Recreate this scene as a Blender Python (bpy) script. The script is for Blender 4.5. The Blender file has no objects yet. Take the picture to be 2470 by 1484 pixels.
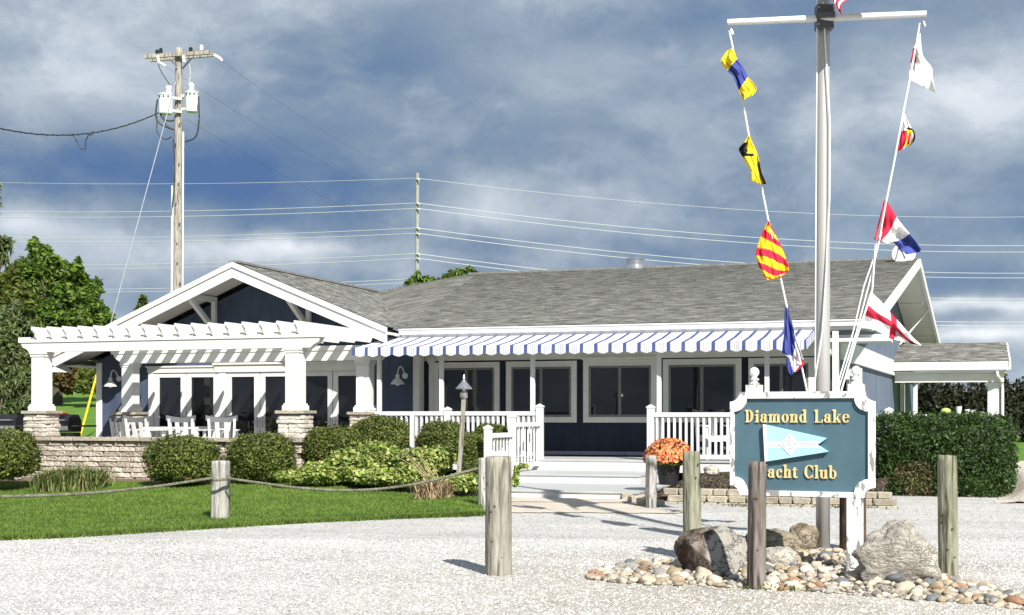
import bpy, bmesh, math, random
import numpy as np
from mathutils import Vector, Matrix, noise

scene = bpy.context.scene
COL = scene.collection
rnd = random.Random(7)
nrs = np.random.RandomState(11)

# ------------------------------------------------------------------ camera
CX, HY, F = 1235.0, 1000.0, 3270.0          # survey of the photograph: centre column, horizon row, focal length
TH = math.radians(18.5)
ct, st = math.cos(TH), math.sin(TH)
E = 1.6
cam_d = bpy.data.cameras.new('camera')
cam_o = bpy.data.objects.new('camera', cam_d)
COL.objects.link(cam_o)
cam_o.location = (0, 0, E)
cam_o.rotation_euler = (math.pi/2, 0, TH)
cam_d.sensor_width = 36.0
cam_d.lens = 36.0*F/2470.0
cam_d.shift_y = (HY-742.0)/2470.0
cam_d.clip_start = 0.1
cam_d.clip_end = 3000.0
scene.camera = cam_o

def ray(x, y):
    a = (x-CX)/F; b = (HY-y)/F
    return Vector((a*ct-st, ct+a*st, b))
def onT(x, y, t): return Vector((0, 0, E)) + ray(x, y)*t
def onY(x, y, Y): r = ray(x, y); return Vector((0, 0, E)) + r*(Y/r.y)
def onX(x, y, X): r = ray(x, y); return Vector((0, 0, E)) + r*(X/r.x)
def onZ(x, y, z): r = ray(x, y); return Vector((0, 0, E)) + r*((z-E)/r.z)
def sm(a, b, v):
    v = min(1.0, max(0.0, (v-a)/(b-a))); return v*v*(3-2*v)
def g(X, Y):
    z = .13*sm(18.5, 22.7, Y) + .14*sm(21, 24, Y)*(1-sm(-11.5, -9.5, X))
    z += 2.5*min(1, max(0, (Y-28)/34.0))*(1-sm(-30, -12, X))
    return z
def onG(x, y, dz=0.0):
    z = 0.0
    for _ in range(14):
        p = onZ(x, y, z+dz); z = .5*z + .5*g(p.x, p.y)
    p.z = g(p.x, p.y)+dz
    return p

# ------------------------------------------------------------------ light
SUN_AZ, SUN_EL = math.radians(40), math.radians(40)
sun_vec = Vector((math.sin(SUN_AZ)*math.cos(SUN_EL), -math.cos(SUN_AZ)*math.cos(SUN_EL), math.sin(SUN_EL)))
sd = bpy.data.lights.new('sun', 'SUN'); sd.energy = 5.0; sd.angle = math.radians(0.5); sd.color = (1.0, 0.955, 0.88)
so = bpy.data.objects.new('sun', sd); COL.objects.link(so)
so.rotation_euler = (-sun_vec).to_track_quat('-Z', 'Y').to_euler()

world = bpy.data.worlds.new('World'); scene.world = world; world.use_nodes = True
def build_world():
    nt = world.node_tree; nt.nodes.clear(); N = nt.nodes.new; L = nt.links.new
    out = N('ShaderNodeOutputWorld'); bg = N('ShaderNodeBackground'); bg.inputs['Strength'].default_value = 0.1
    L(bg.outputs[0], out.inputs[0])
    sky = N('ShaderNodeTexSky'); sky.sky_type = 'NISHITA'; sky.sun_disc = False
    sky.sun_elevation = SUN_EL; sky.sun_rotation = math.pi - SUN_AZ
    tc = N('ShaderNodeTexCoord')
    def math_(op, a, b=None, clamp=False):
        n = N('ShaderNodeMath'); n.operation = op; n.use_clamp = clamp
        for i, v in enumerate((a, b)):
            if v is None: continue
            if isinstance(v, (int, float)): n.inputs[i].default_value = v
            else: L(v, n.inputs[i])
        return n.outputs[0]
    def fbm(scale_xyz, sc, det, rough=.5, dist=0.0, off=(0, 0, 0)):
        mp = N('ShaderNodeMapping'); mp.inputs['Scale'].default_value = scale_xyz; mp.inputs['Location'].default_value = off
        L(tc.outputs['Generated'], mp.inputs[0])
        n = N('ShaderNodeTexNoise'); n.inputs['Scale'].default_value = sc; n.inputs['Detail'].default_value = det
        n.inputs['Roughness'].default_value = rough; n.inputs['Distortion'].default_value = dist
        L(mp.outputs[0], n.inputs['Vector']); return n.outputs['Fac']
    big = fbm((1, 1, 2.4), 3.4, 4, .5, .3, (3.1, 0.4, 0.2))
    # billows: a warped noise cut with soft thresholds, so that cloud edges read
    w0 = N('ShaderNodeTexNoise'); w0.inputs['Scale'].default_value = 6.0; w0.inputs['Detail'].default_value = 6; L(tc.outputs['Generated'], w0.inputs['Vector'])
    wv = N('ShaderNodeVectorMath'); wv.operation = 'MULTIPLY_ADD'; L(w0.outputs['Color'], wv.inputs[0]); wv.inputs[1].default_value = (.10, .10, .06); L(tc.outputs['Generated'], wv.inputs[2])
    def billow(sc, lo, hi, off, zs):
        mp = N('ShaderNodeMapping'); mp.inputs['Scale'].default_value = (1, 1, zs); mp.inputs['Location'].default_value = off; L(wv.outputs[0], mp.inputs[0])
        n = N('ShaderNodeTexNoise'); n.inputs['Scale'].default_value = sc; n.inputs['Detail'].default_value = 10; n.inputs['Roughness'].default_value = .60; L(mp.outputs[0], n.inputs['Vector'])
        r = N('ShaderNodeMapRange'); r.interpolation_type = 'SMOOTHSTEP'; L(n.outputs['Fac'], r.inputs[0]); r.inputs[1].default_value = lo; r.inputs[2].default_value = hi; return r.outputs[0]
    b1 = billow(4.6, .40, .60, (1.3, .2, .5), 1.9); b2 = billow(9.0, .44, .62, (.1, 4.2, .8), 1.6); b3 = billow(19.0, .40, .66, (2.1, 1.2, 3.8), 1.4)
    d = math_('MULTIPLY', big, 0.50)
    d = math_('ADD', d, math_('MULTIPLY', b1, 0.17)); d = math_('ADD', d, math_('MULTIPLY', b2, 0.10)); d = math_('ADD', d, math_('MULTIPLY', b3, 0.045))
    d = math_('ADD', d, 0.05)
    # banks of cloud: bright or dark masses, each at its own bearing and height
    def bank(px, py, rx, ry, amt, dacc):
        v = ray(px, py).normalized()
        sub = N('ShaderNodeVectorMath'); sub.operation = 'SUBTRACT'; L(wv.outputs[0], sub.inputs[0]); sub.inputs[1].default_value = v+Vector((.05, .05, .03))
        kx, kz = F/rx, F/ry
        mul = N('ShaderNodeVectorMath'); mul.operation = 'MULTIPLY'; L(sub.outputs[0], mul.inputs[0]); mul.inputs[1].default_value = (kx, kx, kz)
        dt = N('ShaderNodeVectorMath'); dt.operation = 'DOT_PRODUCT'; L(mul.outputs[0], dt.inputs[0]); L(mul.outputs[0], dt.inputs[1])
        e = math_('POWER', 2.71828, math_('MULTIPLY', dt.outputs['Value'], -1.0))
        return math_('ADD', dacc, math_('MULTIPLY', e, amt))
    for b in BANKS: d = bank(*b, d)
    cr = N('ShaderNodeValToRGB'); L(d, cr.inputs[0]); el = cr.color_ramp.elements
    stops = [(0.06, (.078, .148, .305)), (0.20, (.122, .195, .320)), (0.34, (.20, .268, .362)), (0.50, (.34, .40, .475)), (0.70, (.58, .63, .685)), (0.95, (.95, .965, .97))]
    while len(el) < len(stops): el.new(0.5)
    for e_, (p, col) in zip(el, stops): e_.position = p; e_.color = (*[min(1, v) for v in col], 1)
    # clouds at display values, raised to the background's 0.1 strength
    scl = N('ShaderNodeVectorMath'); scl.operation = 'SCALE'; L(cr.outputs[0], scl.inputs[0]); scl.inputs['Scale'].default_value = 10.0*CLOUD
    cov = N('ShaderNodeMapRange'); L(big, cov.inputs[0]); cov.inputs[1].default_value = .22; cov.inputs[2].default_value = .36
    cov.inputs[3].default_value = .93; cov.inputs[4].default_value = 1.0
    mx = N('ShaderNodeMix'); mx.data_type = 'RGBA'; L(cov.outputs[0], mx.inputs['Factor']); L(sky.outputs[0], mx.inputs['A']); L(scl.outputs[0], mx.inputs['B'])
    L(mx.outputs['Result'], bg.inputs['Color'])
CLOUD = 0.78
BANKS = [(300, 400, 480, 85, -.34), (60, 420, 200, 70, -.06), (860, 470, 330, 45, -.17), (700, 540, 260, 34, -.10), (60, 100, 380, 150, .20), (560, 60, 200, 60, .02), (930, 130, 280, 90, -.13), (1720, 15, 240, 50, -.16), (1560, 60, 160, 50, -.04),
         (1250, 170, 260, 70, .07), (1290, 465, 190, 40, .20), (1180, 520, 160, 26, .12), (720, 596, 300, 30, .24), (860, 640, 160, 20, .08), (1680, 150, 260, 60, .07), (1480, 330, 240, 50, -.05), (1700, 380, 200, 40, .04), (2340, 170, 260, 120, .20), (2130, 90, 160, 90, .08), (2050, 420, 260, 50, .05),
         (2330, 400, 220, 50, -.07), (2250, 560, 380, 70, -.08), (2350, 690, 260, 36, -.16), (2400, 750, 150, 17, .30), (2310, 742, 60, 9, .16), (2350, 828, 220, 20, .30), (2290, 806, 60, 8, .12), (2400, 895, 220, 30, -.12), (140, 690, 240, 50, -.12), (1250, 590, 380, 22, -.10), (30, 535, 90, 26, .20)]
build_world()

scene.view_settings.view_transform = 'Standard'
scene.view_settings.look = 'None'
scene.view_settings.exposure = 0.7
scene.view_settings.gamma = 1.0
scene.view_settings.use_curve_mapping = False
scene.render.engine = 'CYCLES'
scene.cycles.max_bounces = 6
scene.cycles.use_denoising = True

# ------------------------------------------------------------------ materials
def H(h):
    h = h.lstrip('#'); r = [int(h[i:i+2], 16)/255 for i in (0, 2, 4)]
    return tuple(v/12.92 if v <= .04045 else ((v+.055)/1.055)**2.4 for v in r)
def M(name, col, rough=.6, var=.15, scale=8.0, stretch=(1, 1, 1), bump=0.0, bscale=None, col2=None, metal=0.0, spec=.5, rand=0.0, detail=5, island=0.0, lo=.3, hi=.7, bdist=.02):
    m = bpy.data.materials.new(name); m.use_nodes = True; nt = m.node_tree; N = nt.nodes.new; L = nt.links.new
    b = nt.nodes['Principled BSDF']; b.inputs['Roughness'].default_value = rough; b.inputs['Metallic'].default_value = metal
    b.inputs['Specular IOR Level'].default_value = spec
    tc = N('ShaderNodeTexCoord'); mp = N('ShaderNodeMapping'); mp.inputs['Scale'].default_value = stretch; L(tc.outputs['Object'], mp.inputs[0])
    if rand or island:
        pass
    n = N('ShaderNodeTexNoise'); n.inputs['Scale'].default_value = scale; n.inputs['Detail'].default_value = detail; L(mp.outputs[0], n.inputs['Vector'])
    r = N('ShaderNodeMapRange'); L(n.outputs['Fac'], r.inputs[0]); r.inputs[1].default_value = lo; r.inputs[2].default_value = hi
    mx = N('ShaderNodeMix'); mx.data_type = 'RGBA'; L(r.outputs[0], mx.inputs['Factor'])
    c2 = col2 if col2 else tuple(min(1, v*(1+var)) for v in col)
    c1 = col if col2 else tuple(v*(1-var) for v in col)
    mx.inputs['A'].default_value = (*c1, 1); mx.inputs['B'].default_value = (*c2, 1)
    last = mx.outputs['Result']
    for amt, src in ((rand, 'obj'), (island, 'isl')):
        if not amt: continue
        if src == 'obj': o = N('ShaderNodeObjectInfo').outputs['Random']
        else: o = N('ShaderNodeNewGeometry').outputs['Random Per Island']
        rr = N('ShaderNodeMapRange'); L(o, rr.inputs[0]); rr.inputs[3].default_value = 1-amt; rr.inputs[4].default_value = 1+amt
        vm = N('ShaderNodeVectorMath'); vm.operation = 'SCALE'; L(last, vm.inputs[0]); L(rr.outputs[0], vm.inputs['Scale']); last = vm.outputs[0]
    L(last, b.inputs['Base Color'])
    if bump:
        n2 = N('ShaderNodeTexNoise'); n2.inputs['Scale'].default_value = bscale or scale*3; n2.inputs['Detail'].default_value = 6; L(mp.outputs[0], n2.inputs['Vector'])
        bp = N('ShaderNodeBump'); bp.inputs['Strength'].default_value = bump; bp.inputs['Distance'].default_value = bdist; L(n2.outputs['Fac'], bp.inputs['Height']); L(bp.outputs[0], b.inputs['Normal'])
    return m
def leafmat(name, cols, trans=.3, rough=.55, spec=.35):
    m = bpy.data.materials.new(name); m.use_nodes = True; nt = m.node_tree; N = nt.nodes.new; L = nt.links.new
    b = nt.nodes['Principled BSDF']; b.inputs['Roughness'].default_value = rough; b.inputs['Specular IOR Level'].default_value = spec
    gm = N('ShaderNodeNewGeometry'); cr = N('ShaderNodeValToRGB'); L(gm.outputs['Random Per Island'], cr.inputs[0])
    el = cr.color_ramp.elements
    while len(el) < len(cols): el.new(.5)
    for i, (e, cc) in enumerate(zip(el, cols)): e.position = i/(len(cols)-1); e.color = (*cc, 1)
    tc = N('ShaderNodeTexCoord'); n = N('ShaderNodeTexNoise'); n.inputs['Scale'].default_value = 1.6; n.inputs['Detail'].default_value = 3; L(tc.outputs['Object'], n.inputs['Vector'])
    r = N('ShaderNodeMapRange'); L(n.outputs['Fac'], r.inputs[0]); r.inputs[1].default_value = .3; r.inputs[2].default_value = .7; r.inputs[3].default_value = .75; r.inputs[4].default_value = 1.25
    vm = N('ShaderNodeVectorMath'); vm.operation = 'SCALE'; L(cr.outputs[0], vm.inputs[0]); L(r.outputs[0], vm.inputs['Scale'])
    L(vm.outputs[0], b.inputs['Base Color'])
    t = N('ShaderNodeBsdfTranslucent'); L(vm.outputs[0], t.inputs['Color'])
    mx = N('ShaderNodeMixShader'); mx.inputs[0].default_value = trans
    L(b.outputs[0], mx.inputs[1]); L(t.outputs[0], mx.inputs[2]); L(mx.outputs[0], nt.nodes['Material Output'].inputs[0])
    return m
def glassmat(name):
    m = bpy.data.materials.new(name); m.use_nodes = True; nt = m.node_tree; N = nt.nodes.new; L = nt.links.new
    b = nt.nodes['Principled BSDF']; b.inputs['Base Color'].default_value = (.006, .007, .009, 1); b.inputs['Roughness'].default_value = .03; b.inputs['Specular IOR Level'].default_value = .5
    tc = N('ShaderNodeTexCoord'); n = N('ShaderNodeTexNoise'); n.inputs['Scale'].default_value = 1.3; n.inputs['Detail'].default_value = 1; L(tc.outputs['Object'], n.inputs['Vector'])
    bp = N('ShaderNodeBump'); bp.inputs['Strength'].default_value = .05; bp.inputs['Distance'].default_value = .05; L(n.outputs['Fac'], bp.inputs['Height']); L(bp.outputs[0], b.inputs['Normal'])
    return m
def shinglemat(name):
    m = bpy.data.materials.new(name); m.use_nodes = True; nt = m.node_tree; N = nt.nodes.new; L = nt.links.new
    b = nt.nodes['Principled BSDF']; b.inputs['Roughness'].default_value = .95; b.inputs['Specular IOR Level'].default_value = .15
    uv = N('ShaderNodeUVMap'); uv.uv_map = 'UVMap'
    br = N('ShaderNodeTexBrick'); L(uv.outputs[0], br.inputs['Vector']); br.offset = .5; br.inputs['Scale'].default_value = 1.0
    br.inputs['Brick Width'].default_value = .32; br.inputs['Row Height'].default_value = .145; br.inputs['Mortar Size'].default_value = .004; br.inputs['Bias'].default_value = 0.0
    br.inputs['Color1'].default_value = (.18, .183, .17, 1); br.inputs['Color2'].default_value = (.35, .35, .325, 1); br.inputs['Mortar'].default_value = (.08, .08, .075, 1)
    mp = N('ShaderNodeMapping'); mp.inputs['Scale'].default_value = (2.6, 6.2, 1); L(uv.outputs[0], mp.inputs[0])
    n = N('ShaderNodeTexNoise'); n.inputs['Scale'].default_value = 1.0; n.inputs['Detail'].default_value = 6; n.inputs['Roughness'].default_value = .7; L(mp.outputs[0], n.inputs['Vector'])
    r = N('ShaderNodeMapRange'); L(n.outputs['Fac'], r.inputs[0]); r.inputs[1].default_value = .36; r.inputs[2].default_value = .64; r.inputs[3].default_value = .45; r.inputs[4].default_value = 1.6
    vm = N('ShaderNodeVectorMath'); vm.operation = 'SCALE'; L(br.outputs[0], vm.inputs[0]); L(r.outputs[0], vm.inputs['Scale'])
    L(vm.outputs[0], b.inputs['Base Color'])
    return m
def peelmat(name, paint, under, amount=.42, scale=9.0, stretch=(1, 1, .35)):
    m = M(name, paint, rough=.6)
    nt = m.node_tree; N = nt.nodes.new; L = nt.links.new; b = nt.nodes['Principled BSDF']
    tc = N('ShaderNodeTexCoord'); mp = N('ShaderNodeMapping'); mp.inputs['Scale'].default_value = stretch; L(tc.outputs['Object'], mp.inputs[0])
    n = N('ShaderNodeTexNoise'); n.inputs['Scale'].default_value = scale; n.inputs['Detail'].default_value = 8; n.inputs['Roughness'].default_value = .6; L(mp.outputs[0], n.inputs['Vector'])
    r = N('ShaderNodeMapRange'); L(n.outputs['Fac'], r.inputs[0]); r.inputs[1].default_value = amount-.03; r.inputs[2].default_value = amount+.02
    mx = N('ShaderNodeMix'); mx.data_type = 'RGBA'; L(r.outputs[0], mx.inputs['Factor']); mx.inputs['A'].default_value = (*under, 1); mx.inputs['B'].default_value = (*paint, 1)
    L(mx.outputs['Result'], b.inputs['Base Color'])
    bp = N('ShaderNodeBump'); bp.inputs['Strength'].default_value = .5; bp.inputs['Distance'].default_value = .01; L(r.outputs[0], bp.inputs['Height']); L(bp.outputs[0], b.inputs['Normal'])
    return m
def woodmat(name, c1, c2, dark):
    m = M(name, c1, col2=c2, rough=.9, spec=.2, scale=7, stretch=(3, 3, .5), bump=.8, bscale=9, lo=.3, hi=.7, bdist=.03)
    nt = m.node_tree; N = nt.nodes.new; L = nt.links.new; b = nt.nodes['Principled BSDF']
    prev = b.inputs['Base Color'].links[0].from_socket
    tc = N('ShaderNodeTexCoord'); mp = N('ShaderNodeMapping'); mp.inputs['Scale'].default_value = (14, 14, .9); L(tc.outputs['Object'], mp.inputs[0])
    n = N('ShaderNodeTexNoise'); n.inputs['Scale'].default_value = 1.6; n.inputs['Detail'].default_value = 5; n.inputs['Distortion'].default_value = .6; L(mp.outputs[0], n.inputs['Vector'])
    r = N('ShaderNodeMapRange'); L(n.outputs['Fac'], r.inputs[0]); r.inputs[1].default_value = .36; r.inputs[2].default_value = .50; r.inputs[3].default_value = .9; r.inputs[4].default_value = 0.0
    mx = N('ShaderNodeMix'); mx.data_type = 'RGBA'; L(r.outputs[0], mx.inputs['Factor']); L(prev, mx.inputs['A']); mx.inputs['B'].default_value = (*dark, 1)
    L(mx.outputs['Result'], b.inputs['Base Color'])
    return m
def rockmat(name, c1, c2, crack, stretch, side=None):
    m = M(name, c1, col2=c2, rough=.92, spec=.15, scale=3.2, stretch=stretch, lo=.38, hi=.62, detail=10)
    nt = m.node_tree; N = nt.nodes.new; L = nt.links.new; b = nt.nodes['Principled BSDF']; prev = b.inputs['Base Color'].links[0].from_socket
    tc = N('ShaderNodeTexCoord')
    if side:   # a second, lighter pair of tones over one side of the rock
        s1 = N('ShaderNodeSeparateXYZ'); L(tc.outputs['Object'], s1.inputs[0]); nz = N('ShaderNodeTexNoise'); nz.inputs['Scale'].default_value = 6; nz.inputs['Detail'].default_value = 6; L(tc.outputs['Object'], nz.inputs['Vector'])
        q = N('ShaderNodeMath'); q.operation = 'MULTIPLY_ADD'; L(nz.outputs['Fac'], q.inputs[0]); q.inputs[1].default_value = .35; L(s1.outputs[0], q.inputs[2])
        rr = N('ShaderNodeMapRange'); L(q.outputs[0], rr.inputs[0]); rr.inputs[1].default_value = .12; rr.inputs[2].default_value = .18
        m1 = N('ShaderNodeMix'); m1.data_type = 'RGBA'; L(nz.outputs['Fac'], m1.inputs['Factor']); m1.inputs['A'].default_value = (*side[0], 1); m1.inputs['B'].default_value = (*side[1], 1)
        m0 = N('ShaderNodeMix'); m0.data_type = 'RGBA'; L(rr.outputs[0], m0.inputs['Factor']); L(prev, m0.inputs['A']); L(m1.outputs['Result'], m0.inputs['B']); prev = m0.outputs['Result']
    pass; mp = N('ShaderNodeMapping'); mp.inputs['Scale'].default_value = stretch; mp.inputs['Rotation'].default_value = (.3, .5, .2); L(tc.outputs['Object'], mp.inputs[0])
    n = N('ShaderNodeTexNoise'); n.inputs['Scale'].default_value = 5.5; n.inputs['Detail'].default_value = 9; n.inputs['Roughness'].default_value = .62; n.inputs['Distortion'].default_value = .25; L(mp.outputs[0], n.inputs['Vector'])
    a = N('ShaderNodeMath'); a.operation = 'SUBTRACT'; L(n.outputs['Fac'], a.inputs[0]); a.inputs[1].default_value = .5
    ab = N('ShaderNodeMath'); ab.operation = 'ABSOLUTE'; L(a.outputs[0], ab.inputs[0])
    r = N('ShaderNodeMapRange'); L(ab.outputs[0], r.inputs[0]); r.inputs[1].default_value = .004; r.inputs[2].default_value = .03; r.inputs[3].default_value = .85; r.inputs[4].default_value = 0
    mx = N('ShaderNodeMix'); mx.data_type = 'RGBA'; L(r.outputs[0], mx.inputs['Factor']); L(prev, mx.inputs['A']); mx.inputs['B'].default_value = (*crack, 1); L(mx.outputs['Result'], b.inputs['Base Color'])
    n3 = N('ShaderNodeTexNoise'); n3.inputs['Scale'].default_value = 16; n3.inputs['Detail'].default_value = 8; n3.inputs['Roughness'].default_value = .7; L(mp.outputs[0], n3.inputs['Vector'])
    ad = N('ShaderNodeMath'); ad.operation = 'MULTIPLY_ADD'; L(ab.outputs[0], ad.inputs[0]); ad.inputs[1].default_value = 3.0; L(n3.outputs['Fac'], ad.inputs[2])
    bp = N('ShaderNodeBump'); bp.inputs['Strength'].default_value = 1.0; bp.inputs['Distance'].default_value = .05; L(ad.outputs[0], bp.inputs['Height']); L(bp.outputs[0], b.inputs['Normal'])
    return m
def sidingmat(name, base=(.044, .059, .098)):
    m = M(name, base, rough=.75, var=.2, scale=3, stretch=(1, 1, .25), spec=.3)
    nt = m.node_tree; N = nt.nodes.new; L = nt.links.new; b = nt.nodes['Principled BSDF']
    tc = N('ShaderNodeTexCoord'); sp = N('ShaderNodeSeparateXYZ'); L(tc.outputs['Object'], sp.inputs[0])
    ad = N('ShaderNodeMath'); ad.operation = 'ADD'; L(sp.outputs[0], ad.inputs[0]); L(sp.outputs[1], ad.inputs[1])
    fr = N('ShaderNodeMath'); fr.operation = 'PINGPONG'; L(ad.outputs[0], fr.inputs[0]); fr.inputs[1].default_value = .1
    r = N('ShaderNodeMapRange'); L(fr.outputs[0], r.inputs[0]); r.inputs[1].default_value = 0; r.inputs[2].default_value = .012
    n = N('ShaderNodeTexNoise'); n.inputs['Scale'].default_value = 30; mp = N('ShaderNodeMapping'); mp.inputs['Scale'].default_value = (1, 1, .06); L(tc.outputs['Object'], mp.inputs[0]); L(mp.outputs[0], n.inputs['Vector'])
    a2 = N('ShaderNodeMath'); a2.operation = 'MULTIPLY_ADD'; L(n.outputs['Fac'], a2.inputs[0]); a2.inputs[1].default_value = .4; L(r.outputs[0], a2.inputs[2])
    bp = N('ShaderNodeBump'); bp.inputs['Strength'].default_value = .6; bp.inputs['Distance'].default_value = .01; L(a2.outputs[0], bp.inputs['Height']); L(bp.outputs[0], b.inputs['Normal'])
    return m
def groundmat(name):
    m = bpy.data.materials.new(name); m.use_nodes = True; nt = m.node_tree; N = nt.nodes.new; L = nt.links.new
    b = nt.nodes['Principled BSDF']; b.inputs['Roughness'].default_value = .95; b.inputs['Specular IOR Level'].default_value = .15
    tc = N('ShaderNodeTexCoord')
    v1 = N('ShaderNodeTexVoronoi'); v1.inputs['Scale'].default_value = 44; L(tc.outputs['Object'], v1.inputs['Vector'])
    sp = N('ShaderNodeSeparateColor'); L(v1.outputs['Color'], sp.inputs[0])
    cr = N('ShaderNodeValToRGB'); L(sp.outputs[0], cr.inputs[0]); el = cr.color_ramp.elements
    stops = [(0, (.20, .19, .17)), (.10, (.36, .35, .33)), (.28, (.49, .48, .46)), (.7, (.55, .543, .525)), (1, (.64, .632, .615))]
    while len(el) < len(stops): el.new(.5)
    for e, (p, cc) in zip(el, stops): e.position = p; e.color = (*cc, 1)
    nz = N('ShaderNodeTexNoise'); nz.inputs['Scale'].default_value = .55; nz.inputs['Detail'].default_value = 6; L(tc.outputs['Object'], nz.inputs['Vector'])
    r0 = N('ShaderNodeMapRange'); L(nz.outputs['Fac'], r0.inputs[0]); r0.inputs[1].default_value = .35; r0.inputs[2].default_value = .65; r0.inputs[3].default_value = .9; r0.inputs[4].default_value = 1.06
    mpt = N('ShaderNodeMapping'); mpt.inputs['Scale'].default_value = (.12, 1.0, 1); mpt.inputs['Rotation'].default_value = (0, 0, .12); L(tc.outputs['Object'], mpt.inputs[0])
    nt_ = N('ShaderNodeTexNoise'); nt_.inputs['Scale'].default_value = 1.1; nt_.inputs['Detail'].default_value = 4; L(mpt.outputs[0], nt_.inputs['Vector'])
    rt = N('ShaderNodeMapRange'); L(nt_.outputs['Fac'], rt.inputs[0]); rt.inputs[1].default_value = .35; rt.inputs[2].default_value = .65; rt.inputs[3].default_value = .90; rt.inputs[4].default_value = 1.04
    r2 = N('ShaderNodeMath'); r2.operation = 'MULTIPLY'; L(r0.outputs[0], r2.inputs[0]); L(rt.outputs[0], r2.inputs[1])
    vm = N('ShaderNodeVectorMath'); vm.operation = 'SCALE'; L(cr.outputs[0], vm.inputs[0]); L(r2.outputs[0], vm.inputs['Scale'])
    # dusty, browner gravel around the stone bed
    geo = N('ShaderNodeSeparateXYZ'); L(tc.outputs['Object'], geo.inputs[0])
    def mathn(op, a, bb):
        n = N('ShaderNodeMath'); n.operation = op
        for i, v in enumerate((a, bb)):
            if isinstance(v, (int, float)): n.inputs[i].default_value = v
            else: L(v, n.inputs[i])
        return n.outputs[0]
    ds = N('ShaderNodeVectorMath'); ds.operation = 'DISTANCE'; L(tc.outputs['Object'], ds.inputs[0]); ds.inputs[1].default_value = (-1.6, 12.4, 0)
    dd = mathn('ADD', ds.outputs['Value'], mathn('MULTIPLY', nz.outputs['Fac'], 3.0))
    r1 = N('ShaderNodeMapRange'); L(dd, r1.inputs[0]); r1.inputs[1].default_value = 2.5; r1.inputs[2].default_value = 6.0; r1.inputs[3].default_value = .85; r1.inputs[4].default_value = 0
    m1 = N('ShaderNodeMix'); m1.data_type = 'RGBA'; m1.blend_type = 'MULTIPLY'; L(r1.outputs[0], m1.inputs['Factor']); L(vm.outputs[0], m1.inputs['A']); m1.inputs['B'].default_value = (.80, .75, .66, 1)
    # meadow beyond the lot
    n2 = N('ShaderNodeTexNoise'); n2.inputs['Scale'].default_value = .7; n2.inputs['Detail'].default_value = 8; L(tc.outputs['Object'], n2.inputs['Vector'])
    gx = N('ShaderNodeMix'); gx.data_type = 'RGBA'; L(n2.outputs['Fac'], gx.inputs['Factor']); gx.inputs['A'].default_value = (.07, .16, .02, 1); gx.inputs['B'].default_value = (.15, .27, .045, 1)
    yy = mathn('ADD', geo.outputs[1], mathn('MULTIPLY', n2.outputs['Fac'], 2.0))
    f1 = N('ShaderNodeMapRange'); L(yy, f1.inputs[0]); f1.inputs[1].default_value = 28.6; f1.inputs[2].default_value = 29.4
    f2 = N('ShaderNodeMapRange'); L(yy, f2.inputs[0]); f2.inputs[1].default_value = -14; f2.inputs[2].default_value = -12; f2.inputs[3].default_value = 1; f2.inputs[4].default_value = 0
    fm = mathn('MAXIMUM', f1.outputs[0], f2.outputs[0])
    m2 = N('ShaderNodeMix'); m2.data_type = 'RGBA'; L(fm, m2.inputs['Factor']); L(m1.outputs['Result'], m2.inputs['A']); L(gx.outputs['Result'], m2.inputs['B'])
    L(m2.outputs['Result'], b.inputs['Base Color'])
    bp = N('ShaderNodeBump'); bp.inputs['Strength'].default_value = .9; bp.inputs['Distance'].default_value = .02; L(v1.outputs['Distance'], bp.inputs['Height']); bp.invert = True
    L(bp.outputs[0], b.inputs['Normal'])
    return m

WHITE = M('white_paint', (.69, .69, .68), rough=.5, var=.04, scale=5)
VINYL = M('white_vinyl', (.66, .66, .66), rough=.4, var=.02, scale=4)
TRIM = M('window_trim_paint', (.66, .66, .62), rough=.55, var=.06, scale=6)
SOFFIT = M('soffit_board', (.66, .65, .60), rough=.7, var=.06, scale=3, stretch=(1, 6, 1))
NAVY = sidingmat('navy_siding', (.058, .077, .124)); NAVYD = sidingmat('shade_darkened_navy_siding', (.018, .024, .042)); FADED = sidingmat('faded_blue_siding', (.125, .155, .215))  # NAVYD: navy siding darkened, the awning's shade put into its colour
BASEB = M('blue_base_board', (.22, .26, .33), rough=.6, var=.1)
SHINGLE = shinglemat('grey_shingle')
GLASS = glassmat('dark_glass')
SASH = M('grey_sash', (.17, .17, .165), rough=.5, var=.1)
BLOCK = M('tumbled_block', (.40, .355, .30), rough=.92, spec=.15, var=.55, scale=7, bump=.6, bscale=22, rand=.28, lo=.35, hi=.62)
CAPST = M('cap_stone', (.34, .30, .245), rough=.9, spec=.15, var=.45, scale=6, bump=.4, rand=.15)
LEDGE = M('pale_ledge_stone', (.52, .48, .42), rough=.9, spec=.15, var=.45, scale=8, bump=.7, bscale=18, rand=.2, lo=.32, hi=.6)
TANBLK = M('tan_edging_block', (.35, .315, .25), rough=.95, spec=.1, var=.35, scale=9, bump=.5, rand=.18)
GROUND = groundmat('crushed_limestone')
CONC = M('concrete', (.47, .42, .35), rough=.9, var=.12, scale=3, bump=.2, bscale=60)
PATIO = M('patio_paver', (.38, .35, .31), rough=.9, var=.15, scale=5)
MULCH = M('bark_mulch', (.035, .028, .022), col2=(.13, .10, .075), rough=.95, spec=.1, scale=28, bump=1.0, bscale=45, bdist=.04)
SOIL = M('bed_soil', (.10, .07, .05), col2=(.24, .18, .13), rough=.95, spec=.1, scale=16, bump=1.0, bscale=30, bdist=.03)
LAWNM = M('lawn_soil', (.06, .12, .016), col2=(.13, .20, .035), rough=.95, spec=.1, scale=2.5, detail=8)
TREAD = M('composite_tread', (.40, .415, .415), rough=.6, var=.08, scale=4, stretch=(.5, 6, 1))
ALU = M('brushed_mast_metal', (.44, .435, .42), rough=.42, var=.06, scale=3, stretch=(4, 4, .3), metal=.35)
DKMETAL = M('dark_fitting', (.09, .09, .10), rough=.5, metal=.3)
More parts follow.
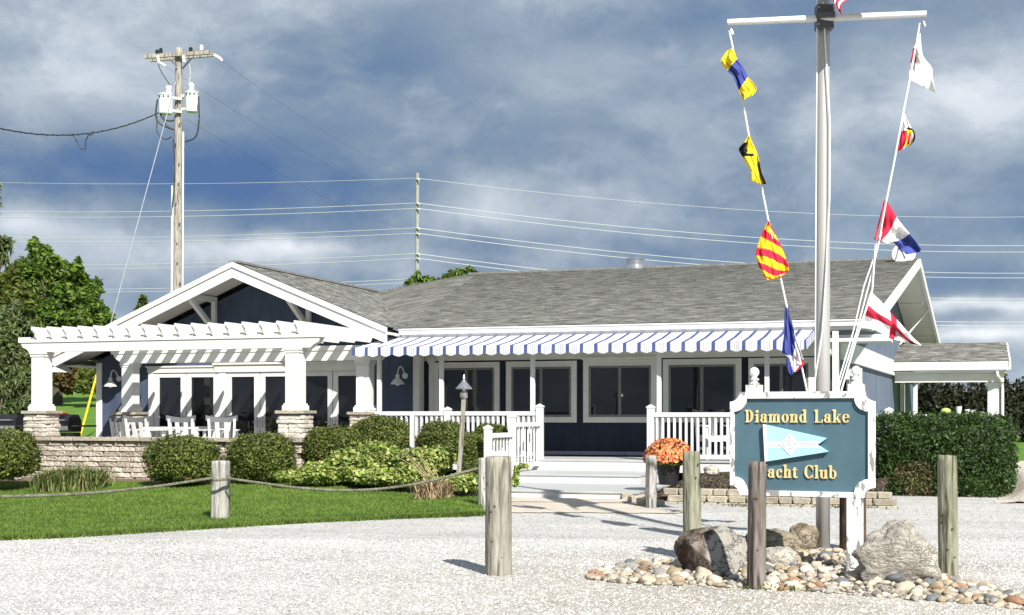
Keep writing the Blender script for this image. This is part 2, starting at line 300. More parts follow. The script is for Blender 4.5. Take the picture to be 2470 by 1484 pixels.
STEEL = M('steel', (.55, .55, .56), rough=.28, metal=.9, var=.08)
BLACK = M('black_enamel', (.012, .012, .013), rough=.35, var=.1)
BLKPLAS = M('black_plastic', (.016, .016, .017), rough=.5, var=.15)
CABLE = M('black_cable', (.03, .03, .032), rough=.6)
STRAND = M('galvanised_strand', (.30, .32, .35), rough=.6); WIREM = M('bare_conductor', (.46, .48, .50), rough=.5, var=.05)
ROPEW = M('white_halyard', (.72, .73, .74), rough=.8, var=.12, scale=40)
ROPEG = M('weathered_rope', (.10, .10, .07), col2=(.22, .215, .165), rough=.95, scale=12, bump=.8, bscale=60)
PORC = M('grey_enamel', (.70, .72, .72), rough=.35, var=.06)
POLEW = woodmat('bleached_pole_wood', (.27, .25, .215), (.42, .395, .35), (.12, .10, .08))
PILEG = woodmat('greenish_treated_wood', (.15, .15, .10), (.31, .31, .235), (.05, .05, .03))
PILEY = woodmat('tan_piling_wood', (.19, .178, .145), (.36, .345, .295), (.08, .07, .055))
PILED = woodmat('grey_brown_wood', (.10, .082, .07), (.25, .22, .20), (.025, .018, .015))
PILEB = woodmat('dark_brown_wood', (.05, .035, .025), (.13, .085, .055), (.02, .013, .01))
PILEW = woodmat('pale_grey_wood', (.28, .265, .245), (.48, .465, .44), (.08, .07, .06))
PEEL = peelmat('peeling_white_paint', (.80, .80, .79), (.26, .25, .245), .435, 13.0, (.9, .9, .5))
TEAL = M('teal_sign_paint', (.060, .120, .155), rough=.5, var=.12, scale=3)
GOLD = M('gold_leaf', (.92, .70, .33), rough=.3, metal=.3, var=.12, scale=30)
SKYBLUE = M('light_blue_paint', (.36, .64, .77), rough=.45, var=.04)
CREAM = M('ivory_paint', (.80, .80, .79), rough=.5, var=.03)
INK = M('grey_lettering', (.34, .36, .42), rough=.6)
YELLOWP = M('yellow_guard_plastic', (.75, .52, .02), rough=.45, var=.1)
def cloth(n, c): return M(n, c, rough=.8, spec=.2, var=.08, scale=6)
C_YEL, C_BLU, C_BLK, C_RED, C_WHT, C_ORG = cloth('yellow_bunting', (.83, .62, .03)), cloth('blue_bunting', (.055, .075, .30)), cloth('black_bunting', (.018, .018, .02)), cloth('red_bunting', (.52, .022, .055)), cloth('white_bunting', (.78, .77, .77)), cloth('gold_bunting', (.86, .50, .02))
C_NAVY = cloth('blue_stripe_canvas', (.062, .085, .225)); C_CANV = cloth('white_canvas', (.60, .61, .64)); C_PIN = cloth('grey_pinstripe_canvas', (.22, .235, .31))
L_YEW = leafmat('yew_leaf', [(.022, .036, .008), (.07, .10, .017), (.12, .155, .028), (.20, .225, .05)], .2)
L_HEDGE = leafmat('arborvitae_leaf', [(.006, .014, .004), (.022, .05, .009), (.055, .105, .018), (.028, .062, .012)], .2)
L_HBROWN = leafmat('browned_leaf', [(.10, .07, .03), (.16, .12, .05), (.06, .07, .02), (.20, .16, .08)], .2)
L_VAR = leafmat('variegated_leaf', [(.05, .11, .015), (.12, .20, .03), (.26, .33, .06), (.38, .42, .12), (.50, .50, .22)], .25)
L_MAPLE = leafmat('maple_leaf', [(.02, .045, .008), (.06, .12, .016), (.12, .20, .026), (.20, .28, .04)], .35)
L_SPRUCE = leafmat('spruce_needle', [(.028, .044, .015), (.08, .115, .03), (.12, .16, .05), (.17, .21, .10)], .2)
L_OLIVE = leafmat('olive_leaf', [(.03, .055, .008), (.08, .12, .018), (.14, .19, .035), (.12, .12, .025)], .3)
L_RUST = leafmat('rusty_shrub_leaf', [(.05, .035, .012), (.12, .075, .02), (.17, .11, .03), (.05, .06, .015)], .25)
L_FAR = leafmat('far_hedge_leaf', [(.008, .014, .008), (.018, .026, .012), (.03, .036, .016), (.035, .03, .015)], .15)
L_BLADE = leafmat('daylily_leaf', [(.05, .09, .022), (.11, .16, .036), (.20, .24, .075), (.36, .32, .15)], .3)
L_DRY = leafmat('dry_stem', [(.22, .15, .09), (.35, .26, .16), (.48, .38, .22)], .2)
L_GRASS = leafmat('grass_blade', [(.05, .095, .014), (.085, .155, .024), (.125, .20, .034), (.23, .28, .07)], .3, .6, .25)
L_MUM = leafmat('mum_petal', [(.42, .08, .04), (.62, .17, .08), (.72, .27, .11), (.82, .42, .12)], .2)
L_BARK = M('tree_bark', (.09, .07, .055), rough=.95, var=.4, scale=9, stretch=(2, 2, .4), bump=.8)
GRANW = rockmat('pale_granite', (.46, .43, .37), (.72, .68, .60), (.25, .23, .195), (1.2, 1.2, 1.9))
GRANB = rockmat('brown_granite', (.10, .07, .052), (.40, .35, .30), (.03, .02, .016), (1.6, 1, .9), ((.38, .355, .32), (.52, .49, .44)))
GRANT = rockmat('tan_granite', (.22, .18, .12), (.46, .40, .30), (.06, .045, .03), (1, 1, 1.4))
PEBS = [M('river_stone_cream', (.44, .385, .30), rough=.8, var=.25, scale=7, rand=.22), M('river_stone_grey', (.24, .23, .21), rough=.8, var=.3, scale=8, rand=.3), M('river_stone_rust', (.27, .15, .085), rough=.8, var=.3, scale=7, rand=.25), M('river_stone_slate', (.115, .125, .13), rough=.75, var=.25, scale=7, rand=.2), M('river_stone_tan', (.33, .26, .175), rough=.8, var=.3, scale=7, rand=.25), M('river_stone_white', (.52, .48, .42), rough=.8, var=.2, scale=9, rand=.12)]

# ------------------------------------------------------------------ helpers
def link(o, parent=None):
    COL.objects.link(o)
    if parent is not None: o.parent = parent
    return o
def tag(o, label=None, cat=None, group=None, kind=None):
    if label: o['label'] = label
    if cat: o['category'] = cat
    if group: o['group'] = group
    if kind: o['kind'] = kind
    return o
def thing(name, loc, label, cat, group=None, rz=0.0):
    o = bpy.data.objects.new(name, None); o.empty_display_size = .2
    o.location = loc; o.rotation_euler = (0, 0, rz); link(o)
    return tag(o, label, cat, group)
def origin(p):
    v = Vector((0, 0, 0))
    while p is not None: v += p.location; p = p.parent
    return v
class MB:
    def __init__(s): s.v = []; s.f = []; s.m = []; s.k = 0; s.uv = None
    def add(s, vs, fs):
        n = len(s.v); s.v += [tuple(p) for p in vs]; s.f += [tuple(i+n for i in q) for q in fs]; s.m += [s.k]*len(fs); return s
    def box(s, x0, x1, y0, y1, z0, z1):
        return s.add([(x0, y0, z0), (x1, y0, z0), (x1, y1, z0), (x0, y1, z0), (x0, y0, z1), (x1, y0, z1), (x1, y1, z1), (x0, y1, z1)],
                     [(0, 3, 2, 1), (4, 5, 6, 7), (0, 1, 5, 4), (1, 2, 6, 5), (2, 3, 7, 6), (3, 0, 4, 7)])
    def beam(s, p, q, w, h, up=(0, 0, 1)):
        p, q = Vector(p), Vector(q); d = (q-p).normalized(); u = Vector(up); a = d.cross(u)
        if a.length < 1e-4: a = d.cross(Vector((0, 1, 0)))
        a.normalize(); b = a.cross(d).normalized(); a = a*w/2; b = b*h/2
        return s.add([p-a-b, p+a-b, p+a+b, p-a+b, q-a-b, q+a-b, q+a+b, q-a+b], [(0, 1, 2, 3), (7, 6, 5, 4), (0, 4, 5, 1), (1, 5, 6, 2), (2, 6, 7, 3), (3, 7, 4, 0)])
    def tube(s, pts, r, n=8):
        pts = [Vector(p) for p in pts]; rs = r if isinstance(r, (list, tuple)) else [r]*len(pts)
        ref = Vector((0, 0, 1)); vs = []
        for i, p in enumerate(pts):
            d = (pts[min(i+1, len(pts)-1)]-pts[max(i-1, 0)]).normalized()
            a = d.cross(ref)
            if a.length < .05: a = d.cross(Vector((0, 1, 0)))
            a.normalize(); b = d.cross(a)
            vs += [p+(a*math.cos(2*math.pi*k/n)+b*math.sin(2*math.pi*k/n))*rs[i] for k in range(n)]
        fs = [(i*n+k, i*n+(k+1) % n, (i+1)*n+(k+1) % n, (i+1)*n+k) for i in range(len(pts)-1) for k in range(n)]
        fs += [tuple(reversed(range(n))), tuple(range((len(pts)-1)*n, len(pts)*n))]
        return s.add(vs, fs)
    def lathe(s, c, prof, n=16):
        c = Vector(c); vs = [c+Vector((r*math.cos(2*math.pi*k/n), r*math.sin(2*math.pi*k/n), z)) for r, z in prof for k in range(n)]
        fs = [(i*n+k, i*n+(k+1) % n, (i+1)*n+(k+1) % n, (i+1)*n+k) for i in range(len(prof)-1) for k in range(n)]
        fs += [tuple(reversed(range(n))), tuple(range((len(prof)-1)*n, len(prof)*n))]
        return s.add(vs, fs)
    def prism(s, poly, a, b, axis='y'):
        n = len(poly)
        def P(u, w, d): return {'y': (u, d, w), 'x': (d, u, w), 'z': (u, w, d)}[axis]
        vs = [P(u, w, a) for u, w in poly]+[P(u, w, b) for u, w in poly]
        return s.add(vs, [tuple(range(n)), tuple(reversed(range(n, 2*n)))]+[(i, i+n, (i+1) % n+n, (i+1) % n) for i in range(n)])
    def mesh(s, name, mats, off=(0, 0, 0), smooth=False):
        me = bpy.data.meshes.new(name); off = Vector(off)
        me.from_pydata([Vector(p)-off for p in s.v], [], s.f)
        for m in (mats if isinstance(mats, (list, tuple)) else [mats]): me.materials.append(m)
        if any(s.m): me.polygons.foreach_set('material_index', s.m)
        bm = bmesh.new(); bm.from_mesh(me); bmesh.ops.recalc_face_normals(bm, faces=bm.faces); bm.to_mesh(me); bm.free()
        if smooth: me.polygons.foreach_set('use_smooth', [True]*len(me.polygons))
        return me
    def build(s, name, mats, parent=None, local=False, smooth=False, bevel=0.0):
        off = Vector((0, 0, 0)) if (local or parent is None) else origin(parent)
        o = bpy.data.objects.new(name, s.mesh(name, mats, off, smooth)); link(o, parent)
        if bevel:
            b = o.modifiers.new('bevel', 'BEVEL'); b.width = bevel; b.segments = 2; b.limit_method = 'ANGLE'
        return o
def piece(me, name, parent, loc, rot=(0, 0, 0), scl=(1, 1, 1)):
    o = bpy.data.objects.new(name, me); o.location = Vector(loc)-origin(parent) if parent else loc; o.rotation_euler = rot; o.scale = scl
    return link(o, parent)
def copytree(o, parent=None):
    n = o.copy(); link(n, parent)
    for ch in o.children: copytree(ch, n)
    return n
def rawmesh(name, verts, quads, mat, parent=None, smooth=False):
    """numpy verts (N,3), quads (M,k)"""
    me = bpy.data.meshes.new(name); off = np.array(origin(parent)) if parent else np.zeros(3)
    verts = np.asarray(verts, dtype=np.float32)-off.astype(np.float32); quads = np.asarray(quads, dtype=np.int32); k = quads.shape[1]
    me.vertices.add(len(verts)); me.vertices.foreach_set('co', verts.ravel())
    me.loops.add(quads.size); me.loops.foreach_set('vertex_index', quads.ravel())
    me.polygons.add(len(quads)); me.polygons.foreach_set('loop_start', np.arange(0, quads.size, k, dtype=np.int32)); me.polygons.foreach_set('loop_total', np.full(len(quads), k, dtype=np.int32))
    me.update(calc_edges=True); me.validate()
    for m in (mat if isinstance(mat, (list, tuple)) else [mat]): me.materials.append(m)
    if smooth: me.polygons.foreach_set('use_smooth', [True]*len(me.polygons))
    o = bpy.data.objects.new(name, me); return link(o, parent)
def leaves(name, P, Nn, size, mat, parent=None, aspect=.55, droop=.0, jit=.9):
    """rhombic leaves at points P, facing roughly Nn"""
    n = len(P); P = np.asarray(P); Nn = np.asarray(Nn)+nrs.normal(size=(n, 3))*jit
    Nn /= np.linalg.norm(Nn, axis=1)[:, None]+1e-9
    a = np.cross(Nn, nrs.normal(size=(n, 3))); a /= np.linalg.norm(a, axis=1)[:, None]+1e-9
    b = np.cross(Nn, a)
    s = size*(.6+.8*nrs.rand(n))[:, None]
    tip = P+a*s; base = P-a*s*.55; l = P+b*s*aspect-Nn*s*.12; r = P-b*s*aspect-Nn*s*.12
    tip = tip-np.array([0, 0, 1])*s*droop
    V = np.stack([base, r, tip, l], 1).reshape(-1, 3); Q = np.arange(4*n).reshape(n, 4)
    o = rawmesh(name, V, Q, mat, parent); o['kind'] = 'stuff'; return o
def blob_points(c, rad, n, power=2.6, shell=.72, rough=.14, fr=2.2, bottom=None, seed=0, fine=.45):
    """points through the outer shell of an uneven rounded mass"""
    d = nrs.normal(size=(n, 3)); d /= np.linalg.norm(d, axis=1)[:, None]
    k = 1/(np.sum(np.abs(d)**power, axis=1)**(1/power))
    off = Vector((seed*3.1, seed*1.7, seed*.9))
    nz = np.array([noise.noise(Vector(q)*fr+off) for q in d]) + .5*np.array([noise.noise(Vector(q)*fr*2.7+off) for q in d]) + fine*np.array([noise.noise(Vector(q)*fr*6.5+off) for q in d])
    rr = (shell+(1-shell)*nrs.rand(n)**.6)*(1+rough*nz)
    p = d*(k*rr)[:, None]*np.array(rad)
    nn = d/np.array(rad); nn /= np.linalg.norm(nn, axis=1)[:, None]
    P = p+np.array(c)
    if bottom is not None:
        keep = P[:, 2] > bottom; P, nn = P[keep], nn[keep]
    return P, nn
def core(name, c, rad, mat, parent, power=2.6, seed=0, scale=.8):
    bm = bmesh.new(); bmesh.ops.create_icosphere(bm, subdivisions=3, radius=1)
    off = Vector((seed*3.1, seed*1.7, seed*.9)); o0 = origin(parent)
    for v in bm.verts:
        d = v.co.normalized(); k = 1/((abs(d.x)**power+abs(d.y)**power+abs(d.z)**power)**(1/power)); nz = noise.noise(d*2.2+off)
        v.co = Vector((d.x*rad[0], d.y*rad[1], d.z*rad[2]))*k*scale*(1+.14*nz)+Vector(c)-o0
    me = bpy.data.meshes.new(name); bm.to_mesh(me); bm.free(); me.materials.append(mat)
    return link(bpy.data.objects.new(name, me), parent)
def block_mesh(name, mat, bev=.14, jit=.05, seed=0):
    r = random.Random(seed); bm = bmesh.new(); bmesh.ops.create_cube(bm, size=1)
    bmesh.ops.bevel(bm, geom=bm.edges[:], offset=bev, segments=1, affect='EDGES', profile=.5)
    for v in bm.verts: v.co += Vector((r.uniform(-jit, jit), r.uniform(-jit, jit), r.uniform(-jit, jit)))
    me = bpy.data.meshes.new(name); bm.to_mesh(me); bm.free(); me.materials.append(mat); return me
def stone_mesh(name, mat, seed, sub=2, amp=.16, fr=1.3):
    bm = bmesh.new(); bmesh.ops.create_icosphere(bm, subdivisions=sub, radius=.5); off = Vector((seed*1.37, seed*2.1, seed*.7))
    for v in bm.verts: v.co *= 1+amp*2*noise.noise(v.co*fr*2+off)+amp*.6*noise.noise(v.co*fr*5+off)
    me = bpy.data.meshes.new(name); bm.to_mesh(me); bm.free(); me.materials.append(mat)
    me.polygons.foreach_set('use_smooth', [True]*len(me.polygons)); return me
def inpoly(x, y, poly):
    c = False; n = len(poly); j = n-1
    for i in range(n):
        xi, yi = poly[i]; xj, yj = poly[j]
        if (yi > y) != (yj > y) and x < (xj-xi)*(y-yi)/(yj-yi)+xi: c = not c
        j = i
    return c
def sheet(name, poly, dz, mat, step=.12, kind='structure', zf=None):
    """a ground sheet that follows the terrain inside a polygon"""
    xs = [p[0] for p in poly]; ys = [p[1] for p in poly]
    x0, x1, y0, y1 = min(xs), max(xs), min(ys), max(ys); nx = int((x1-x0)/step)+2; ny = int((y1-y0)/step)+2
    idx = {}; V = []; Q = []
    def vid(i, j):
        if (i, j) not in idx:
            X, Y = x0+i*step, y0+j*step; idx[(i, j)] = len(V); V.append((X, Y, (zf(X, Y) if zf else g(X, Y))+dz))
        return idx[(i, j)]
    for i in range(nx):
        for j in range(ny):
            if inpoly(x0+(i+.5)*step, y0+(j+.5)*step, poly): Q.append((vid(i, j), vid(i+1, j), vid(i+1, j+1), vid(i, j+1)))
    o = rawmesh(name, V, Q, mat); tag(o, kind=kind); return o
# ------------------------------------------------------------------ ground and setting
def build_ground():
    xs = np.concatenate([np.linspace(-420, -70, 15), np.linspace(-64, 20, 106), np.linspace(26, 320, 14)])
    ys = np.concatenate([np.linspace(-320, -10, 14), np.linspace(-5, 64, 116), np.linspace(72, 700, 20)])
    V = [(x, y, g(x, y)) for y in ys for x in xs]; nx = len(xs)
    Q = [(j*nx+i, j*nx+i+1, (j+1)*nx+i+1, (j+1)*nx+i) for j in range(len(ys)-1) for i in range(nx-1)]
    tag(rawmesh('ground', V, Q, GROUND, smooth=True), kind='structure')
build_ground()
# lawn outline, surveyed from the photograph
LF = [onG(x, y) for x, y in ((0, 1303), (150, 1297), (330, 1286), (560, 1272), (760, 1260), (960, 1251), (1100, 1246), (1166, 1243))]
LB = [onG(x, y) for x, y in ((1166, 1190), (1100, 1186), (1000, 1178), (960, 1165), (820, 1155), (700, 1158), (520, 1168), (360, 1164), (250, 1162), (90, 1163), (0, 1163))]
k0 = (LF[0]-LF[3]).normalized()
LAWN = [(LF[0].x+k0.x*14, LF[0].y+k0.y*14)]+[(p.x, p.y) for p in LF]+[(p.x, p.y) for p in LB]+[(-34, 24.3)]
sheet('lawn', LAWN, .006, LAWNM, .1)
BED = [(p.x, p.y) for p in reversed(LB)]+[(LB[0].x+.3, LB[0].y), (-9.0, 25.5), (-9.0, 28.9), (-12.3, 28.9), (-12.3, 24.6), (-34, 24.6), (-34, 24.0)]
sheet('garden_bed', BED, .004, SOIL, .15)
PATH = [(p.x, p.y) for p in [onG(x, y) for x, y in ((1168, 1190), (1236, 1196), (1530, 1204), (1500, 1216), (1560, 1228), (1655, 1233), (1640, 1240), (1400, 1238), (1237, 1238), (1168, 1236))]]
sheet('path', PATH, .012, CONC, .06)
mb = MB(); mb.box(-24, -12.0, 24.32, 29.05, .2, .63); tag(mb.build('patio', PATIO), kind='structure')

def grass():
    pts = []; xs = [p[0] for p in LAWN]; ys = [p[1] for p in LAWN]
    while len(pts) < 150000:
        X = nrs.uniform(-22, max(xs), 4000); Y = nrs.uniform(min(ys), max(ys), 4000)
        pts += [(a, b) for a, b in zip(X, Y) if inpoly(a, b, LAWN)]
    # shaggier along the gravel edge
    fe = np.array([(p.x, p.y) for p in LF])
    for i in range(len(LF)-1):
        n = 1500; t = nrs.rand(n)[:, None]; e = fe[i]*(1-t)+fe[i+1]*t+nrs.normal(size=(n, 2))*np.array([.08, .08])*(nrs.rand(n)[:, None]**1.5+.2); pts += [tuple(q) for q in e]
    P = np.array(pts); z = np.array([g(a, b) for a, b in pts])
    n = len(P); ang = nrs.rand(n)*6.283; h = (.022+.034*nrs.rand(n)); h[-1500*(len(LF)-1):] *= 1.7
    w = .005+.004*nrs.rand(n); lean = nrs.normal(size=(n, 2))*.6
    c = np.stack([np.cos(ang)*w, np.sin(ang)*w], 1)
    b0 = np.column_stack([P-c, z]); b1 = np.column_stack([P+c, z]); tp = np.column_stack([P+lean*h[:, None], z+h])
    V = np.stack([b0, b1, tp], 1).reshape(-1, 3)
    tag(rawmesh('grass', V, np.arange(3*n).reshape(n, 3), L_GRASS), kind='stuff', label='short mown green grass of the front lawn', cat='grass')
grass()
def gravel():
    n = 46000; a = nrs.rand(n)**.9; t = 6.9+10.5*a; px = nrs.uniform(-60, 2530, n)
    P = []
    for tt, x in zip(t, px):
        A = (x-CX)/F; X, Y = tt*(A*ct-st), tt*(ct+A*st)
        if not inpoly(X, Y, LAWN): P.append((X, Y, g(X, Y)))
    P = np.array(P); n = len(P); base = np.array([(1, 0, 0), (-.5, .87, 0), (-.5, -.87, 0), (0, 0, .7)])
    fc = np.array([(0, 1, 3), (1, 2, 3), (2, 0, 3)])
    ang = nrs.rand(n)*6.283; s = .005+.013*nrs.rand(n)**1.8; ca, sa = np.cos(ang), np.sin(ang)
    V = np.zeros((n, 4, 3)); sx = .7+.6*nrs.rand(n)
    for k in range(4):
        bx, by, bz = base[k]; bx = bx*sx
        V[:, k, 0] = (bx*ca-by*sa)*s; V[:, k, 1] = (bx*sa+by*ca)*s; V[:, k, 2] = bz*s
    V += P[:, None, :]
    Q = (np.arange(n)[:, None, None]*4+fc[None]).reshape(-1, 3)
    m = M('loose_gravel_chip', (.54, .53, .505), rough=.9, spec=.15, var=.1, island=.42)
    tag(rawmesh('gravel', V.reshape(-1, 3), Q, m), kind='stuff', label='loose white crushed gravel of the parking lot', cat='gravel')
gravel()

# ------------------------------------------------------------------ clubhouse
YW, YL, YE, YG = 29.3, 29.0, 28.5, 27.7
ZD = .667                                   # deck level
house = thing('clubhouse', (-9, 29.3, 0), 'long low navy blue clubhouse with white trim and grey shingle roofs', 'building')
RC = (-2.55, YW)                            # right front corner; the right gable wall runs back to RR
RR = (-1.75, 50.6)
def wallX(Y): return RC[0]+(RR[0]-RC[0])*(Y-RC[1])/(RR[1]-RC[1])
pw = onY(1010, 900, YL).x                   # end of the lamp wall
pl = onY(236, 900, YL).x                    # left corner of the wing
ZE, SL = 3.56, .2130                        # eave height and main roof slope
PKX, PKZ, GS = -16.08, 5.13, .41            # wing gable peak
VBX = PKX+(PKZ-3.55)/GS
def build_walls():
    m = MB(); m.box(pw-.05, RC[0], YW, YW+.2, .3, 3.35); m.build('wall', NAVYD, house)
    # wing front wall with its gable
    zl = PKZ-.30-GS*(PKX-pl); zr = PKZ-.30-GS*(pw-PKX)
    m = MB(); m.prism([(pl, .3), (pw, .3), (pw, max(zr, 3.0)), (PKX, PKZ-.30), (pl, zl)], YL, YL+.2, 'y'); m.build('wall', NAVY, house)
    # wing left wall and return by the lamp wall
    m = MB(); m.box(pl, pl+.2, YL+.2, 40, .3, zl); m.build('wall', NAVY, house)
    m = MB(); m.box(pw-.2, pw, YL+.2, YW-.002, .3, 3.2); m.build('wall', NAVY, house)
    # right gable wall
    m = MB(); zr = 6.0
    a = [(RC[0], RC[1]), (RR[0], RR[1])]
    prof = [(RC[1]+.2, .0), (RR[1], .0), (RR[1], 3.45), (40.0, 5.85), (RC[1]+.2, 3.45)]
    vs = [(wallX(Y), Y, z) for Y, z in prof]+[(wallX(Y)-.2, Y, z) for Y, z in prof]
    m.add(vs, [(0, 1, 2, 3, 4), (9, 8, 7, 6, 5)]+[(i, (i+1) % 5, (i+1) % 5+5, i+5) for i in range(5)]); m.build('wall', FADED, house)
    m = MB(); m.box(pl, RR[0], 50.4, 50.6, .2, 3.4); m.build('wall', NAVY, house)
    # white board band along the gable wall
    m = MB()
    def band(Y0, Y1, z0, z1, d):
        m.add([(wallX(Y)+o, Y, z) for o in (.003, d) for Y, z in ((Y0, z0), (Y1, z0), (Y1, z1), (Y0, z1))], [(0, 1, 2, 3), (7, 6, 5, 4), (0, 4, 5, 1), (1, 5, 6, 2), (2, 6, 7, 3), (3, 7, 4, 0)])
    band(29.35, 50.5, 2.86, 3.22, .05); band(29.35, 50.5, 2.76, 2.855, .09); m.build('band_board', WHITE, house)
    m = MB(); m.box(RC[0]-.1, RC[0]+.03, YW-.03, YW+.1, .6, 2.755); m.build('corner_board', WHITE, house)
    m = MB(); m.box(RR[0]-.02, RR[0]+.12, 50.3, 50.7, .2, 2.755); m.build('corner_board', WHITE, house)
    m = MB(); m.box(pw-.13, pw+.03, YL-.03, YL+.25, .6, 3.0); m.build('corner_board', TRIM, house)
    m = MB(); m.box(pl-.03, pl+.13, YL-.03, YL+.25, .6, zl-.05); m.build('corner_board', WHITE, house)
    # frieze and base boards
    m = MB(); m.box(pw+.032, RC[0]-.102, YW-.03, YW-.003, 2.84, 3.28); m.build('frieze_board', SOFFIT, house)
    x = pw+.04
    while x < RC[0]-1.0:
        x1 = min(x+2.4, RC[0]-.11); m = MB(); m.box(x, x1-.012, YW-.03, YW-.003, ZD+.03, ZD+.11); m.build('base_board', BASEB, house); x = x1
    # white post trim on the gable wall beside the side window
    p = onX(2066, 900, wallX(31)); Yp = p.y
    m = MB(); m.box(wallX(33.2)-.02, wallX(33.2)+.07, 33.1, 33.28, .7, 2.70); m.build('corner_board', WHITE, house)
    w = MB(); xx = wallX(31.4); w.box(xx+.003, xx+.07, 30.3, 32.4, 1.1, 2.6); f = w.build('window', TRIM, house)
    w = MB(); w.box(xx+.07, xx+.08, 30.45, 32.25, 1.25, 2.45); w.build('pane', GLASS, f)
    # far door on the gable wall, under the porch
    w = MB(); xx = wallX(45); w.box(xx+.003, xx+.10, 44.2, 45.6, .7, 2.74); f = w.build('door', TRIM, house)
    w = MB(); w.box(xx+.10, xx+.11, 44.4, 45.4, .9, 2.6); w.build('pane', GLASS, f)
build_walls()

def window(x0, x1, zt, zb, crown=None):
    X0, X1 = onY(x0, 940, YW).x, onY(x1, 940, YW).x; tw = .125; y0, y1 = YW-.05, YW-.003
    m = MB(); m.box(X0, X0+tw, y0, y1, zb, zt); m.box(X1-tw, X1, y0, y1, zb, zt); m.box(X0+tw, X1-tw, y0, y1, zt-tw, zt); m.box(X0+tw, X1-tw, y0, y1, zb, zb+tw)
    if crown: m.prism([(X0-.1, zt+.07), (X0, zt+.003), (X1, zt+.003), (X1, zt+.07)], y0-.03, y1, 'y')
    m.box(X0+tw-.035, X1-tw+.035, y0-.012, y0-.002, zb+tw-.035, zb+tw); m.box(X0+tw-.035, X1-tw+.035, y0-.012, y0-.002, zt-tw, zt-tw+.035)
    f = m.build('window', TRIM, house)
    a0, a1, b0, b1 = X0+tw, X1-tw, zb+tw, zt-tw; ym = (a0+a1)/2
    m = MB(); s = .05
    m.box(a0, a0+s, YW-.036, YW-.004, b0, b1); m.box(a1-s, a1, YW-.036, YW-.004, b0, b1); m.box(a0+s, a1-s, YW-.036, YW-.004, b1-s, b1); m.box(a0+s, a1-s, YW-.036, YW-.004, b0, b0+s); m.build('sash', SASH, f)
    m = MB(); m.box(ym-.035, ym+.035, YW-.04, YW-.006, b0+s, b1-s); m.build('mullion', SASH, f)
    m = MB(); m.box(a0+s, ym-.035, YW-.016, YW-.008, b0+s, b1-s); m.build('pane', GLASS, f)
    m = MB(); m.box(ym+.035, a1-s, YW-.02, YW-.012, b0+s, b1-s); m.build('pane', GLASS, f)
for a in ((1047, 1206, 2.80, 1.42, 0), (1222, 1392, 2.805, 1.42, 0), (1408, 1585, 2.81, 1.42, 1), (1600, 1789, 2.81, 1.43, 0), (1806, 1965, 2.81, 1.43, 0)): window(*a)
m = MB(); xx = onY(1042, 900, YW).x; m.box(xx-.05, xx+.06, YW-.07, YW-.052, 1.42, 2.78); m.box(xx-.08, xx+.1, YW-.085, YW-.053, 2.782, 2.92); m.build('window_casing', TRIM, house)

def doors():
    y0, y1 = YL-.06, YL-.003
    def X(px): return onY(px, 950, YL).x
    # glazed door leaves, measured glass edges
    G = [(387, 439), (464, 518), (561, 616), (642, 697), (736, 793), (818, 868)]
    edges = [(375, 451), (453, 531), (549, 629), (631, 709), (724, 804), (806, 882)]
    for i, ((g0, g1), (e0, e1)) in enumerate(zip(G, edges)):
        m = MB(); a, b, p, q = X(e0), X(e1), X(g0), X(g1); zt, zb = 2.62, .64
        m.box(a, p, y0, y1, zb, zt); m.box(q, b, y0, y1, zb, zt); m.box(p, q, y0, y1, 2.51, zt); m.box(p, q, y0, y1, zb, zb+.22)
        d = m.build('door', WHITE, house)
        m = MB(); m.box(p, q, y0+.03, y0+.04, zb+.22, 2.51); m.build('pane', GLASS, d)
        hx = (b-.06) if i % 2 == 0 else (a+.06)
        m = MB(); m.beam((hx, y0-.03, 1.28), (hx, y0-.03, 1.56), .03, .02, (0, 1, 0)); m.beam((hx, y0-.02, 1.42), (hx+(-.1 if i % 2 == 0 else .1), y0-.045, 1.42), .02, .02); m.build('handle', STEEL, d)
    for e0, e1 in ((362, 374), (532, 548), (710, 723), (883, 896)): m = MB(); m.box(X(e0), X(e1), y0-.02, y1, .64, 2.62); m.build('door_jamb', WHITE, house)
    m = MB(); m.box(X(360), X(519), y0-.03, y1, 2.625, 2.75); m.box(X(357), X(521), y0-.06, y1, 2.752, 2.79); m.build('door_header', TRIM, house)
    m = MB(); m.box(X(522), X(896), y0-.04, y1, 2.625, 2.80); m.box(X(519), X(898), y0-.08, y1, 2.802, 2.85); m.build('door_header', TRIM, house)
doors()

def course_roof(name, A, B, C, D, parent, n, mat=SHINGLE, step=.014):
    """shingle courses: eave A->B, ridge D->C; each course a strip stepped proud of the one above"""
    A, B, C, D = map(Vector, (A, B, C, D)); nrm = (B-A).cross(D-A).normalized()
    if nrm.z < 0: nrm = -nrm
    me = bpy.data.meshes.new(name); V = []; Q = []; U = []
    Ls = (D-A).length; o0 = origin(parent); ax = (B-A).normalized()
    for i in range(n):
        t0, t1 = i/n, (i+1)/n+.15/n
        p = [A.lerp(D, t0)+nrm*step, B.lerp(C, t0)+nrm*step, B.lerp(C, min(1, t1)), A.lerp(D, min(1, t1)), A.lerp(D, t0)-nrm*.002, B.lerp(C, t0)-nrm*.002]
        k = len(V); V += [tuple(q-o0) for q in p]; Q += [(k, k+1, k+2, k+3), (k+4, k+5, k+1, k)]
        sh = .37*((i*7) % 5)
        def uv(q, t): return ((q-A).dot(ax)+sh, (i+(t-t0)*n)*.145)
        U += [uv(p[0], t0), uv(p[1], t0), uv(p[2], t0+.95/n), uv(p[3], t0+.95/n), uv(p[4], t0), uv(p[5], t0), uv(p[1], t0), uv(p[0], t0)]
    me.from_pydata(V, [], Q); me.materials.append(mat); ul = me.uv_layers.new(name='UVMap')
    for i, q in enumerate(U): ul.data[i].uv = q
    return link(bpy.data.objects.new(name, me), parent)
